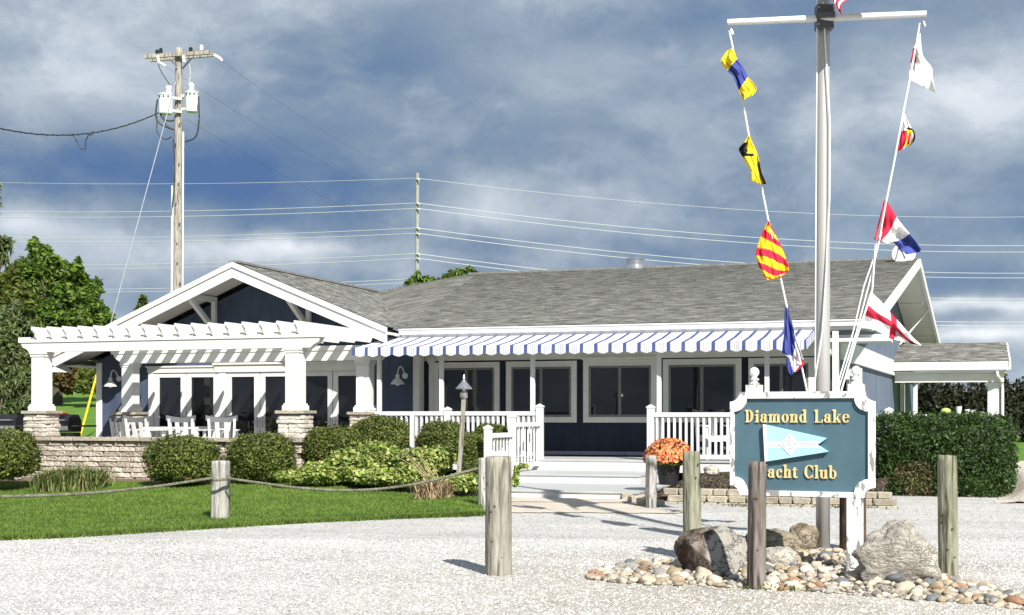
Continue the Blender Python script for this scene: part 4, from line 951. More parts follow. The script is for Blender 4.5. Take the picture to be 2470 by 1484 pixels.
def grill(px, Y, label, shelf, cover):
    p = onY(px, 1010, Y); z = .63
    root = thing('barbecue_grill', (p.x, Y, g(p.x, Y)), label, 'grill', 'black barbecue grills beside the terrace')
    h = .0
    m = MB(); m.prism([(-.24, 1.13+h), (-.23, 1.22), (-.13, 1.33), (.13, 1.33), (.24, 1.2), (.25, 1.13)], -.28, .28, 'x'); m.build('lid', BLACK, root, local=True)
    m = MB(); m.prism([(-.25, .92), (-.25, 1.128), (.25, 1.128), (.22, .92)], -.29, .29, 'x'); m.build('firebox', BLACK, root, local=True)
    m = MB(); m.tube([(-.2, -.30, 1.2), (.2, -.30, 1.2)], .014); m.tube([(-.2, -.30, 1.2), (-.2, -.24, 1.2)], .01); m.tube([(.2, -.30, 1.2), (.2, -.24, 1.2)], .01); m.build('handle', STEEL, root, local=True)
    for s in shelf: m = MB(); m.box(s*.3 if s > 0 else -.72, .72 if s > 0 else -.3, -.22, .22, 1.04, 1.08); m.build('side_shelf', BLKPLAS, root, local=True)
    m = MB(); m.box(-.28, .28, -.22, .22, .2, .90); m.build('cabinet', BLKPLAS, root, local=True)
    m = MB(); m.box(-.27, .27, -.262, -.252, .96, 1.06)
    m.build('control_panel', STEEL, root, local=True)
    if cover: m = MB(); m.prism([(-.28, 1.332), (.05, 1.332), (-.2, 1.42)], -.1, .12, 'y'); m.build('grill_brush', C_RED, root, local=True)
grill(157, 27.0, 'black gas grill with side shelf right of the left stone pier', (1,), True)
grill(30, 27.0, 'black gas grill with open shelf at the left edge under the dark spruce', (-1, 1), False)

# ------------------------------------------------------------------ utility pole, guy, wires
def utility_pole():
    t = 46.0; s = F/t
    base = onT(427, 1000, t); base.z = g(base.x, base.y); top = onT(431.5, 116, t)
    root = thing('utility_pole', base, 'weathered wooden utility pole with two white transformers behind the gable', 'utility pole')
    m = MB(); n = 26; m.tube([base.lerp(top, i/n)+Vector((.012*math.sin(i*1.7), 0, 0)) for i in range(n+1)], [.225-.115*i/n for i in range(n+1)], 14); m.build('pole', POLEW, root, smooth=True)
    R = Vector((ct, st, 0)); Fw = Vector((-st, ct, 0))
    def P(x, y, d=0.0): return onT(x, y, t+d)
    for (a, b, d) in (((349, 137), (505.5, 126.5), -.22), ((363, 145), (517, 132), .22)):
        m = MB(); m.beam(P(*a, d), P(*b, d), .10, .125); m.build('crossarm', POLEW, root)
    m = MB(); m.beam(P(408, 142, -.3), P(428, 160, -.2), .03, .05); m.beam(P(462, 140, -.3), P(440, 166, -.2), .03, .05); m.build('crossarm_brace', DKMETAL, root)
    for (x, y) in ((379, 132), (460, 126), (388, 128), (486, 121)):
        q = P(x, y, -.2); m = MB(); m.lathe(q, [(.03, -.03), (.07, 0), (.05, .04), (.075, .06), (.05, .10), (.07, .12), (.03, .17)], 12); m.build('insulator', BLKPLAS if x != 486 else CREAM, root)
    for pts, rr in (([P(517, 133, .2), P(530, 141, .25), P(535, 147, .3)], .06), ([P(380, 135, -.3), P(383, 150, -.35), P(400, 160, -.35)], .045), ([P(443, 135, -.3), P(444, 150, -.32)], .05)): m = MB(); m.tube(pts, rr, 8); m.build('dead_end_insulator', CREAM, root)
    for (xc, y0, y1, w, nm) in ((399.5, 228, 276, 35, 'left'), (462.5, 222, 271, 31, 'right')):
        c = P(xc, y1, -.32 if nm == 'left' else -.1); h = (y1-y0)/s; r = w/2/s
        m = MB(); m.lathe(c, [(r*.85, 0), (r*.92, .02), (r, h-.06), (r*1.08, h-.05), (r*1.08, h-.015), (r*.5, h+.04), (.05, h+.05)], 24); tr = m.build('transformer', PORC, root)
        bx = c+R*(r*.45 if nm == 'left' else -r*.05)+Vector((0, 0, h+.02))
        m = MB(); m.lathe(bx, [(.07, 0), (.10, .03), (.07, .06), (.10, .09), (.07, .12), (.10, .16), (.11, .21), (.06, .27), (.02, .30)], 12); m.build('bushing', CREAM, tr)
        sg = 1 if nm == 'left' else -1
        for zz in (.12, h-.12): m = MB(); m.beam(c+R*(r*.8*sg)+Vector((0, 0, zz)), c+R*((r+.25)*sg)+Fw*.15+Vector((0, 0, zz)), .08, .08); m.build('bracket', PORC, tr)
        for k in range(3): a = -2.2+.6*k; m = MB(); m.lathe(c+R*(math.cos(a)*r*1.02)+Fw*(math.sin(a)*r*1.02)+Vector((0, 0, h-.14)), [(.02, 0), (.035, .03), (.02, .06)], 8); m.build('terminal', DKMETAL, tr)
    def wire(name, pts, r=.02, mt=CABLE):
        q = [Vector(P(*p[:2], p[2] if len(p) > 2 else -.4)) for p in pts]; out = []
        for i in range(len(q)-1):
            p0, p1, p2, p3 = q[max(i-1, 0)], q[i], q[i+1], q[min(i+2, len(q)-1)]
            for k in range(6):
                u = k/6; out.append(.5*((2*p1)+(p2-p0)*u+(2*p0-5*p1+4*p2-p3)*u*u+(3*p1-p0-3*p2+p3)*u**3))
        out.append(q[-1]); m = MB(); m.tube(out, r, 6); m.build(name, mt, root)
    wire('jumper_cable', [(479, 233), (480, 290), (472, 330), (446, 342)], .028); wire('jumper_cable', [(380, 240), (376, 280), (388, 300), (410, 310), (420, 313)], .03)
    wire('jumper_cable', [(386, 270), (392, 286), (408, 292), (420, 290)], .03); wire('jumper_cable', [(394, 280), (400, 300), (418, 312)], .025); wire('jumper_cable', [(379, 280), (380, 320), (398, 336), (414, 330)], .02)
    wire('jumper_cable', [(382, 155), (390, 175), (410, 205)], .018); wire('jumper_cable', [(457, 155), (459, 180), (455, 206)], .016, WIREM); wire('jumper_cable', [(418, 335), (422, 420), (416, 500)], .022)
    m = MB(); q0, q1 = P(416, 448, -.1), P(414.5, 740, -.1); m.tube([q0, q1], .042, 8); q0, q1 = P(442, 318, -.15), P(440, 740, -.15); m.tube([q0, q1], .032, 8); m.build('conduit', PORC, root)
    m = MB()
    for i in range(10): y = 250+48*i; m.tube([P(429+5*math.sin(i*2.3), y, -.12), P(429+5*math.sin(i*2.3), y, -.24)], .02, 6)
    m.build('bolt', DKMETAL, root)
    # guy wire with yellow guard
    a = P(431, 172, -.15); bx = onT(190, 1052, 42.0); bx.z = g(bx.x, bx.y)
    gy = thing('guy_wire', bx, 'slanting steel guy wire with a bright yellow guard at its foot', 'guy wire')
    d = (a-bx).normalized()
    m = MB(); m.tube([bx, a], .016, 6); m.build('strand', STRAND, gy)
    m = MB(); m.tube([bx, bx+d*2.3], .036, 8); m.build('guard', YELLOWP, gy)
    # service drop to the left
    def sag(p, q, n, dip): return [p.lerp(q, i/n)-Vector((0, 0, dip*4*(i/n)*(1-i/n))) for i in range(n+1)]
    p, q = onT(383, 272, t-.3), onT(-60, 294, t-8)
    sv = thing('service_cable', p, 'twisted black service cable with a drip loop running left from the pole', 'cable')
    line = sag(p, q, 60, .55); m = MB(); m.tube(line, .02, 6); m.tube([v+Vector((0, .018*math.cos(i*1.9), .02*math.sin(i*1.9))) for i, v in enumerate(line)], .016, 5); m.build('strand', CABLE, sv)
    kk = min(range(len(line)), key=lambda i: abs((line[i]-Vector((0, 0, E))).dot(Vector((ct, st, 0)))/(line[i]-Vector((0, 0, E))).dot(Vector((-st, ct, 0)))*F+CX-193)); lc = line[kk]; R = Vector((ct, st, 0)); lp = [lc+R*x+Vector((0, 0, z)) for x, z in ((-.40, -.01), (-.24, -.05), (-.12, -.25), (-.02, -.46), (.12, -.47), (.13, -.2), (.22, -.03), (.36, 0))]; m = MB(); m.tube(lp, .02, 6); m.build('drip_loop', CABLE, sv)
    # thin primary wires to the far pole
    for k, ((x0, y0), (x1, y1), lb) in enumerate((((537, 149), (1003, 424), 'thin dark wire sloping from the right crossarm end down to the distant pole'), ((400, 161), (1003, 490), 'thin dark wire sloping from the left crossarm insulator down to the distant pole'), ((446, 285), (1003, 560), 'thin dark wire sloping from below the transformers down to the distant pole'))):
        a, b = onT(x0, y0, t), onT(x1, y1, 95); m = MB(); m.tube(sag(a, b, 24, .5), .004, 5); tag(m.build('overhead_wire', CABLE), lb, 'wire', 'thin wires from the near pole')
    # far pole and the transmission lines
    POLEF = M('grey_pole', (.30, .30, .29), rough=.9, var=.2)
    tf = 95.0; b = onT(1005, 1000, tf); b.z = g(b.x, b.y); tp = onT(1007, 418, tf)
    fp = thing('utility_pole', b, 'slim distant pale pole carrying paired power lines behind the roof', 'utility pole')
    m = MB(); m.tube([b, b.lerp(tp, .5), tp], [.18, .15, .12], 10); m.build('pole', POLEF, fp)
    m = MB()
    for y in (432, 490, 503, 550, 563, 612, 623):
        m.tube([onT(1006, y, tf-.15), onT(1012, y+2, tf-.4)], .05, 6)
    m.build('insulator', CREAM, fp)
    rows = [(436, 430, 510, 'single topmost power line crossing the sky behind the pole'), (509, 490, 581, 'upper line of the highest pair of power lines'), (522, 503, 597, 'lower line of the highest pair of power lines'), (573, 550, 649, 'upper line of the second pair of power lines'), (581, 563, 660, 'lower line of the second pair of power lines'),
            (641, 612, 711, 'upper line of the third pair of power lines'), (650, 623, 720, 'lower line of the third pair of power lines'), (699, 672, 766, 'upper line of the lowest pair of power lines'), (704, 681, 775, 'lower line of the lowest pair of power lines')]
    for yl, ym, yr, lb in rows:
        a, b, c = onT(-250, yl-4, 118), onT(1006, ym, tf-.3), onT(2750, yr+3, 128)
        m = MB(); m.tube(sag(a, b, 20, .42)+sag(b, c, 28, 1.35)[1:], .027 if ym != 430 else .018, 6); tag(m.build('power_line', WIREM), lb, 'power line', 'power lines behind the clubhouse')
utility_pole()
def dish():
    p = onY(2166, 606, 39.2); root = thing('satellite_dish', (p.x, 39.6, p.z), 'small white satellite dish on the roof ridge behind the signal flags', 'satellite dish')
    m = MB(); prof = [(.0, .0)]; n = 20; vs = []; rings = 5
    for i in range(rings+1):
        r = .38*i/rings
        for k in range(n): a = 2*math.pi*k/n; vs.append((r*math.cos(a), -.35+.5*r*r, r*.8*math.sin(a)))
    m.add(vs, [(i*n+k, i*n+(k+1) % n, (i+1)*n+(k+1) % n, (i+1)*n+k) for i in range(rings) for k in range(n)])
    o = m.build('reflector', PORC, root, local=True, smooth=True); o.rotation_euler = (.2, 0, .6)
    m = MB(); m.tube([(0, 0, -.35), (0, -.1, -.2), (0, -.33, 0)], .03); m.tube([(-.05, -.3, .15), (.12, -.6, -.05), (.2, -.8, -.25)], .02); m.build('arm', DKMETAL, root, local=True)
dish()
# ------------------------------------------------------------------ sign
def ring_pts(cx, cz, rx, rz, a0, a1, tk, tn, n=18):
    """broad-nib bowl: thick at the sides, thin top and bottom"""
    o, i_ = [], []
    for k in range(n+1):
        a = math.radians(a0+(a1-a0)*k/n); w = tn+(tk*.86-tn)*abs(math.cos(a))**1.2
        o.append((cx+rx*math.cos(a), cz+rz*math.sin(a))); i_.append((cx+(rx-w)*math.cos(a), cz+(rz-w*.8)*math.sin(a)))
    return o, i_
class Glyph:
    def __init__(s): s.polys = []; s.strips = []
    def r(s, x0, z0, x1, z1): s.polys.append([(x0, z0), (x1, z0), (x1, z1), (x0, z1)]); return s
    def p(s, *q): s.polys.append(list(q)); return s
    def b(s, *a, **k): s.strips.append(ring_pts(*a, **k)); return s
TK, TN = .185, .06
def glyphs():
    G = {}
    def stem(gl, x, z0, z1, t=TK, serif=(1, 1, 1, 1)):
        gl.r(x, z0, x+t, z1)
        if serif[0]: gl.p((x-.08, z0), (x, z0), (x, z0+.10), (x-.08, z0+.05))
        if serif[1]: gl.p((x+t, z0), (x+t+.08, z0), (x+t+.08, z0+.05), (x+t, z0+.10))
        if serif[2]: gl.p((x-.10, z1-.12), (x, z1-.10), (x, z1), (x-.10, z1-.04))
        if serif[3]: gl.p((x+t, z1-.08), (x+t+.07, z1-.04), (x+t+.07, z1), (x+t, z1))
        return gl
    g_ = Glyph(); stem(g_, .1, 0, 1.0); g_.b(.31, .5, .42, .5, -90, 90, .24, TN); G['D'] = (g_, .86)
    g_ = Glyph(); stem(g_, .1, 0, .66, serif=(1, 1, 1, 0)); g_.b(.2, .86, .11, .12, 0, 360, .11, .11); G['i'] = (g_, .44)
    g_ = Glyph(); stem(g_, .36, 0, .56, serif=(0, 1, 0, 0)); g_.b(.28, .2, .26, .21, 60, 300, .2, TN); g_.b(.32, .5, .25, .18, 0, 160, .2, TN); g_.b(.14, .49, .09, .09, 0, 360, .09, .09); G['a'] = (g_, .72)
    g_ = Glyph(); stem(g_, .08, 0, .66, serif=(1, 1, 1, 0)); g_.b(.40, .46, .22, .21, 0, 175, .2, TN); stem(g_, .42, 0, .48, serif=(1, 1, 0, 0)); g_.b(.76, .46, .23, .21, 0, 175, .2, TN); stem(g_, .79, 0, .48, serif=(1, 1, 0, 0)); G['m'] = (g_, 1.12)
    g_ = Glyph(); g_.b(.34, .33, .31, .34, 0, 360, .22, TN, n=30); G['o'] = (g_, .72)
    g_ = Glyph(); stem(g_, .08, 0, .66, serif=(1, 1, 1, 0)); g_.b(.42, .46, .24, .21, 0, 175, .2, TN); stem(g_, .45, 0, .48, serif=(1, 1, 0, 0)); G['n'] = (g_, .78)
    g_ = Glyph(); g_.b(.32, .32, .29, .33, 60, 300, .22, TN); stem(g_, .42, 0, 1.02, serif=(0, 1, 1, 0)); G['d'] = (g_, .78)
    g_ = Glyph(); stem(g_, .1, 0, 1.0); g_.r(.31, 0, .66, TN); g_.p((.60, 0), (.72, 0), (.74, .26), (.69, .26)); G['L'] = (g_, .80)
    g_ = Glyph(); stem(g_, .08, 0, 1.02, serif=(1, 1, 1, 0)); g_.p((.27, .28), (.33, .22), (.62, .58), (.52, .60)); g_.p((.30, .34), (.42, .40), (.72, 0), (.50, 0)); g_.r(.46, .60, .72, .66); G['k'] = (g_, .78)
    g_ = Glyph(); g_.b(.34, .33, .31, .34, 20, 330, .22, TN, n=26); g_.r(.2, .36, .62, .42); G['e'] = (g_, .70)
    g_ = Glyph(); stem(g_, .32, 0, .5, serif=(1, 1, 0, 0)); g_.p((.02, 1), (.28, 1), (.52, .46), (.32, .46)); g_.p((.66, 1), (.76, 1), (.53, .46), (.45, .46)); g_.r(-.02, .95, .34, 1.0); g_.r(.58, .95, .84, 1.0); G['Y'] = (g_, .84)
    g_ = Glyph(); g_.b(.34, .33, .31, .34, 55, 320, .22, TN, n=26); g_.b(.47, .5, .1, .1, 0, 360, .1, .1); G['c'] = (g_, .66)
    g_ = Glyph(); stem(g_, .08, 0, 1.02, serif=(1, 1, 1, 0)); g_.b(.42, .46, .24, .21, 0, 175, .2, TN); stem(g_, .45, 0, .48, serif=(1, 1, 0, 0)); G['h'] = (g_, .78)
    g_ = Glyph(); stem(g_, .12, .08, .82, serif=(0, 0, 0, 0)); g_.r(.0, .60, .46, .66); g_.b(.32, .13, .2, .14, 180, 350, .2, TN); G['t'] = (g_, .52)
    g_ = Glyph(); g_.b(.46, .5, .44, .51, 42, 318, .26, TN, n=28); g_.r(.76, .62, .82, .98); g_.r(.76, .06, .80, .30); G['C'] = (g_, .92)
    g_ = Glyph(); stem(g_, .08, 0, 1.02, serif=(1, 1, 1, 0)); G['l'] = (g_, .42)
    g_ = Glyph(); stem(g_, .06, .2, .66, serif=(0, 0, 1, 0)); g_.b(.34, .21, .28, .22, 180, 350, .2, TN); stem(g_, .45, 0, .66, serif=(0, 1, 1, 0)); G['u'] = (g_, .78)
    g_ = Glyph(); stem(g_, .08, .05, 1.02, serif=(0, 0, 1, 0)); g_.b(.38, .32, .31, .33, -120, 120, .22, TN); G['b'] = (g_, .76)
    return G
def sign():
    tl, tr = 14.10, 13.50
    Pl, Pr = onT(1764, 1075, tl), onT(2110, 1075, tr)
    d = (Pr-Pl); d.z = 0; W = d.length; rz = math.atan2(d.y, d.x); mid = (Pl+Pr)/2
    root = thing('sign', (mid.x, mid.y, 0), 'large teal wooden sign with gold lettering and peeling white frame on two posts', 'sign', rz=rz)
    zb, zt = onT(1937, 1197, 13.8).z, onT(1937, 945, 13.8).z; Hh = zt-zb; w2 = W/2
    k = W/1870.0; kz = Hh/1375.0
    def U(zx): return (zx-940)*k
    def V(zy): return zt-(zy-20)*kz
    def outline(x0, x1, z0, z1, r, n=7):
        """rectangle whose corners are scooped inward"""
        pts = []
        for cx, cz, a0 in ((x0, z0, 90), (x1, z0, 180), (x1, z1, 270), (x0, z1, 0)):
            seg = [(cx+r*math.cos(math.radians(a0-90*i/n)), cz+r*math.sin(math.radians(a0-90*i/n))) for i in range(n+1)]
            pts += seg
        return pts
    fr = .075
    a = outline(-w2, w2, zb, zt, .10); b = outline(-w2+fr*.55, w2-fr*.75, zb+fr*.7, zt-fr*.9, .135)
    n = len(a); m = MB()
    vs = [(x, -.055, z) for x, z in a]+[(x, -.055, z) for x, z in b]+[(x, .06, z) for x, z in a]+[(x, .06, z) for x, z in b]
    fs = []
    for i in range(n):
        j = (i+1) % n; fs += [(i, j, n+j, n+i), (2*n+i, 3*n+i, 3*n+j, 2*n+j), (i, 2*n+i, 2*n+j, j), (n+i, n+j, 3*n+j, 3*n+i)]
    m.add(vs, fs); m.build('frame', PEEL, root, local=True)
    c = outline(-w2+fr*.5, w2-fr*.7, zb+fr*.65, zt-fr*.85, .13)
    m = MB(); m.prism(c, -.022, .03, 'y'); m.build('board', TEAL, root, local=True)
    # posts with turned finials
    for ux, zbot in ((-w2+.215, -.1), (w2-.20, -.1)):
        m = MB(); m.box(ux-.062, ux+.062, .062, .165, zbot, zt+.05); p = m.build('post', PEEL, root, local=True, bevel=.006)
        m = MB(); m.box(ux-.075, ux+.075, .05, .18, zt-.02, zt+.075); m.build('post_block', PEEL, p, local=True)
        m = MB(); m.lathe((ux, .11, zt+.075), [(.055, 0), (.06, .015), (.035, .03), (.035, .04), (.05, .05), (.05, .06), (.028, .075), (.03, .085)], 16); m.lathe((ux, .11, zt+.155), [(.005, 0)]+[(.052*math.sin(math.pi*i/10), .052-.052*math.cos(math.pi*i/10)) for i in range(1, 10)]+[(.005, .104)], 16); m.build('finial', PEEL, p, local=True, smooth=True)
    m = MB(); m.box(w2-.27, w2-.13, -.05, .06, -.1, zb-.002); m.build('post', PEEL, root, local=True, bevel=.006)
    # gold letters
    G = glyphs()
    def write(text, zx0, zx1, zy0, zy1):
        tot = sum((G[ch][1]+.05) if ch != ' ' else .55 for ch in text); x = U(zx0); sx = (U(zx1)-U(zx0))/tot; sz = (V(zy0)-V(zy1)); z0 = V(zy1)
        for ch in text:
            if ch == ' ': x += .55*sx; continue
            gl, adv = G[ch]; m = MB()
            for i, pl_ in enumerate(gl.polys): m.prism([(x+u*sx, z0+v*sz) for u, v in pl_], -.040-.0007*(i % 4), -.0225, 'y')
            for i, (o, q) in enumerate(gl.strips):
                nn = len(o); y0, y1 = -.0415-.0009*(i % 3), -.0225
                P_ = [(x+u*sx, y0, z0+v*sz) for u, v in o]+[(x+u*sx, y0, z0+v*sz) for u, v in q]+[(x+u*sx, y1, z0+v*sz) for u, v in o]+[(x+u*sx, y1, z0+v*sz) for u, v in q]
                fs = []
                for t in range(nn-1): fs += [(t, t+1, nn+t+1, nn+t), (t, 2*nn+t, 2*nn+t+1, t+1), (nn+t, nn+t+1, 3*nn+t+1, 3*nn+t)]
                m.add(P_, fs)
            m.build('letter', GOLD, root, local=True, bevel=0); x += (adv+.05)*sx
    write('Diamond Lake', 205, 1580, 258, 425)
    write('Yacht Club', 385, 1415, 985, 1155)
    # burgee board
    pg = [(U(455), V(450)), (U(1285), V(630)), (U(1165), V(715)), (U(1300), V(805)), (U(480), V(945))]
    m = MB(); m.prism(pg, -.075, -.0225, 'y'); bg = m.build('burgee', SKYBLUE, root, local=True)
    m = MB(); m.prism([(U(455), V(450)), (U(500), V(460)), (U(515), V(935)), (U(480), V(945))], -.079, -.0752, 'y'); m.build('hoist_stripe', CREAM, bg, local=True)
    for zy in (683, 715, 748):
        m = MB(); m.prism([(U(502), V(zy-8)), (U(1180 if zy == 715 else 1200), V(zy-8)), (U(1165 if zy == 715 else 1195), V(zy+7)), (U(502), V(zy+7))], -.0775, -.0752, 'y'); m.build('stripe', CREAM, bg, local=True)
    m = MB(); m.prism([(U(668), V(714)), (U(806), V(575)), (U(948), V(712)), (U(812), V(855))], -.081, -.0752, 'y'); dm = m.build('diamond', CREAM, bg, local=True)
    m = MB()
    m.add([(U(740), -.0822, V(646)), (U(746), -.0822, V(640)), (U(880), -.0822, V(780)), (U(874), -.0822, V(786))], [(0, 1, 2, 3)]); m.add([(U(874), -.0826, V(640)), (U(880), -.0826, V(646)), (U(746), -.0826, V(788)), (U(740), -.0826, V(782))], [(0, 1, 2, 3)]); m.build('cross_line', INK, bg, local=True)
    def small(ch, zx, zy):
        s = 52*kz; x, z = U(zx), V(zy); w = .007; m = MB(); y0, y1 = -.0835, -.0812
        def L_(u0, v0, u1, v1): m.beam((x+u0*s, (y0+y1)/2, z+v0*s), (x+u1*s, (y0+y1)/2, z+v1*s), w, .002, (0, 1, 0))
        if ch == 'D':
            L_(-.3, -.5, -.3, .5); q = [(-.3, .5), (.1, .45), (.3, .2), (.3, -.2), (.1, -.45), (-.3, -.5)]
        elif ch == 'L': q = [(-.3, .5), (-.3, -.5), (.35, -.5)]
        elif ch == 'Y': L_(0, 0, 0, -.5); q = [(-.35, .5), (0, 0), (.35, .5)]
        else: q = [(.35, .3), (.1, .5), (-.2, .45), (-.35, .1), (-.3, -.3), (-.05, -.5), (.35, -.35)]
        for i in range(len(q)-1): L_(*q[i], *q[i+1])
        m.build('letter', INK, bg, local=True)
    for a_ in (('D', 806, 645), ('L', 735, 715), ('Y', 880, 712), ('C', 810, 785)): small(*a_)
sign()

# ------------------------------------------------------------------ flagpole, halyards, signal flags
TPOLE = 16.05
def flagpole():
    b = onT(1985, 1330, TPOLE); b.z = 0; x, y = b.x, b.y; s = F/TPOLE
    root = thing('flagpole', (x, y, 0), 'tall grey metal flagpole with a white yardarm rising behind the sign', 'flagpole')
    zy = onT(1983, 47, TPOLE).z
    m = MB(); m.lathe((x, y, 0), [(.083, -.1), (.083, 2.2), (.0835, 3.6), (.082, zy-.5), (.075, zy+.3)], 24); m.build('mast', ALU, root, smooth=True)
    m = MB(); m.lathe((x, y, 0), [(.074, zy+.301), (.072, zy+2.6), (.05, zy+2.7), (.06, zy+2.8), (.03, zy+2.9)], 20); m.build('topmast', ALU, root, smooth=True)
    a, c = onT(1751, 61, TPOLE+.22), onT(2227, 41, TPOLE-.22)
    off = Vector((st, -ct, 0))*.12
    m = MB(); m.tube([a+off, a.lerp(c, .5)+off, c+off], [.036, .042, .036], 14); yd = m.build('yardarm', WHITE, root)
    dx = (c-a).normalized()
    m = MB(); cc = Vector((x, y, zy)); m.beam(cc-Vector((0, 0, .14))+off*.55, cc+Vector((0, 0, .14))+off*.55, .20, .16, tuple(off)); m.beam(cc-dx*.11+off*1.1, cc+dx*.11+off*1.1, .16, .06); m.build('clamp', DKMETAL, root, bevel=.006)
    m = MB()
    for sx in (-1, 1):
        for sz in (-.1, .1): q = cc+dx*(.085*sx)+off*1.35+Vector((0, 0, sz)); m.tube([q, q+off*.12], .012, 6)
    m.build('bolt', STEEL, root)
    m = MB()
    for e in (a.lerp(c, .017), a.lerp(c, .983)): e = e+off; m.tube([e-Vector((0, 0, .03)), e-Vector((0, 0, .10))], .012, 6); m.tube([e+Vector((.0, 0, -.09)), e+Vector((.02, 0, -.15))], .02, 6)
    m.build('shackle', STEEL, root)
    def hal(name, pts, tt, r=.011):
        q = [onT(px, py, tt if not isinstance(tt, tuple) else tt[0]+(tt[1]-tt[0])*i/(len(pts)-1)) for i, (px, py) in enumerate(pts)]
        m = MB(); m.tube(q, r, 6); return m.build(name, ROPEW, root)
    hal('halyard', [(1971, 0), (1970, 200), (1968, 500), (1966, 945)], TPOLE-.1, .008)
    hal('halyard', [(1985, 5), (2002, 300), (2001, 480), (1994, 640), (1984, 800), (1968, 900), (1962, 950)], TPOLE-.12, .009)
    hal('flag_line', [(1759, 74), (1768, 118), (1793, 250), (1806, 325), (1838, 455), (1853, 530), (1885, 680), (1898, 740), (1935, 890), (1948, 950), (1975, 1150)], (TPOLE+.1, TPOLE-.2), .012)
    hal('flag_line', [(2219, 56), (2212, 95), (2193, 200), (2178, 275), (2157, 390), (2139, 480), (2112, 590), (2104, 700), (2068, 810), (2030, 940), (2000, 1150)], (TPOLE-.3, TPOLE-.2), .011)
    hal('flag_line', [(2126, 560), (2095, 690), (2066, 800), (2022, 940), (1996, 1150)], TPOLE-.2, .009); hal('flag_line', [(2119, 590), (2084, 690), (2058, 800), (2018, 935)], TPOLE-.22, .009)
flagpole()
def flag(label, rows, cols, func, mats, depth=.12, t=TPOLE-.12, tg=0.0, tv=0.0, wav=(1.0, 1.3), seed=0, name='signal_flag', group='signal flags hoisted on the flag lines', nu=30, nv=72):
    """cloth drawn through surveyed rows of points, with folds in depth"""
    def spl(P, u):
        n = len(P)-1; f = min(max(u*n, 0), n-1e-6); i = int(f); w = f-i
        p0, p1, p2, p3 = P[max(i-1, 0)], P[i], P[i+1], P[min(i+2, n)]
        return tuple(.5*(2*b+(c-a)*w+(2*a-5*b+4*c-d)*w*w+(3*b-a-3*c+d)*w**3) for a, b, c, d in zip(p0, p1, p2, p3))
    V = []; Q = []; mi = []
    for j in range(nv+1):
        for i in range(nu+1):
            u, v = i/nu, j/nv; p = spl([spl(r, u) for r in rows], v)
            dd = depth*(math.sin(6.283*(u*wav[0]+v*.35)+seed)*.5*u**.6+.35*math.sin(6.283*(v*wav[1]+u*.4)+seed*2.1))+.022*math.sin(15*u+8*v+seed)+.012*math.sin(31*u-12*v+seed*3)
            V.append(tuple(onT(p[0], p[1], t+dd-tg*u-tv*v)))
    for j in range(nv):
        for i in range(nu): k = j*(nu+1)+i; Q.append((k, k+1, k+nu+2, k+nu+1)); mi.append(func((i+.5)/nu, (j+.5)/nv))
    base = Vector(V[0]); me = bpy.data.meshes.new(name); me.from_pydata([Vector(v)-base for v in V], [], Q)
    for m in mats: me.materials.append(m)
    me.polygons.foreach_set('material_index', mi); me.polygons.foreach_set('use_smooth', [True]*len(Q)); o = bpy.data.objects.new(name, me); o.location = base; link(o)
    s = o.modifiers.new('hem', 'SOLIDIFY'); s.thickness = .004
    return tag(o, label, 'flag', group)
def zz(pts, kx, ox, ky, oy): return [(ox+kx*x, oy+ky*y) for x, y in pts]
def A(pts): return zz(pts, .3082, 1666, .3082, 0)      # survey sheets of the photograph
def B(pts): return zz(pts, .3303, 1666, .3303, 457.4)
def Cc(pts): return zz(pts, .3082, 1960, .3082, 0)
def D(pts): return zz(pts, .3082, 1993, .3082, 457.4)
flag('yellow and blue banded signal flag at the top of the left flag line', [A(r) for r in ([(285, 400), (305, 388), (326, 382)], [(236, 480), (292, 450), (350, 425)], [(290, 555), (325, 505), (365, 460)], [(332, 600), (375, 565), (408, 530)], [(375, 708), (410, 655), (448, 600)], [(402, 760), (450, 715), (515, 690)], [(408, 800), (440, 765), (482, 752)])],
     3, lambda u, v: 0 if v < .333 else (1 if v < .667 else 0), [C_YEL, C_BLU], .12, seed=.4)
def f2(u, v):
    if v < .2: return 0
    if v < .6: return 1 if u < .55-.25*abs(v-.4)*5 or (v > .52 and u < .75) else 0
    return 1 if (v > .66 and u > .86-.35*(v-.66)) else 0
flag('black and yellow quartered signal flag second on the left flag line', [A(r) for r in ([(448, 1068), (456, 1064), (465, 1066)], [(420, 1117), (455, 1120), (488, 1130)], [(377, 1165), (440, 1180), (515, 1190)], [(404, 1228), (465, 1226), (530, 1228)], [(470, 1340), (505, 1345), (556, 1350)], [(464, 1410), (540, 1440), (592, 1442)])], 3, f2, [C_YEL, C_BLK], .10, seed=1.7)
flag('red and yellow diagonally striped signal flag third on the left flag line', [B(r) for r in ([(562, 240), (568, 228), (574, 240)], [(520, 320), (570, 310), (622, 340)], [(478, 455), (570, 420), (668, 430)], [(490, 540), (590, 540), (714, 560)], [(530, 620), (600, 640), (708, 600)], [(562, 662), (610, 655), (655, 636)])],
     3, lambda u, v: 1 if ((v*9.0-u*1.6+.9) % 2) < .95 else 0, [C_ORG, C_RED], .11, seed=2.6, wav=(.8, .9))
def f4(u, v):
    if v < .60: return 0 if u < .99-.55*max(0, v-.25)/.35 else 1
    if v < .66: return 1 if u < .72 else 2
    return 0 if u < .15+.6*(v-.66)/.34 else (1 if u < .80 else 2)
flag('blue, white and red signal flag lowest on the left flag line', [B(r) for r in ([(690, 855), (701, 852), (712, 860)], [(685, 965), (712, 970), (742, 985)], [(677, 1085), (725, 1085), (770, 1090)], [(668, 1182), (735, 1195), (810, 1200)], [(695, 1215), (760, 1235), (828, 1268)], [(705, 1310), (750, 1310), (800, 1302)], [(735, 1358), (750, 1345), (772, 1328)])], 3, f4, [C_BLU, C_WHT, C_RED], .10, seed=3.3)
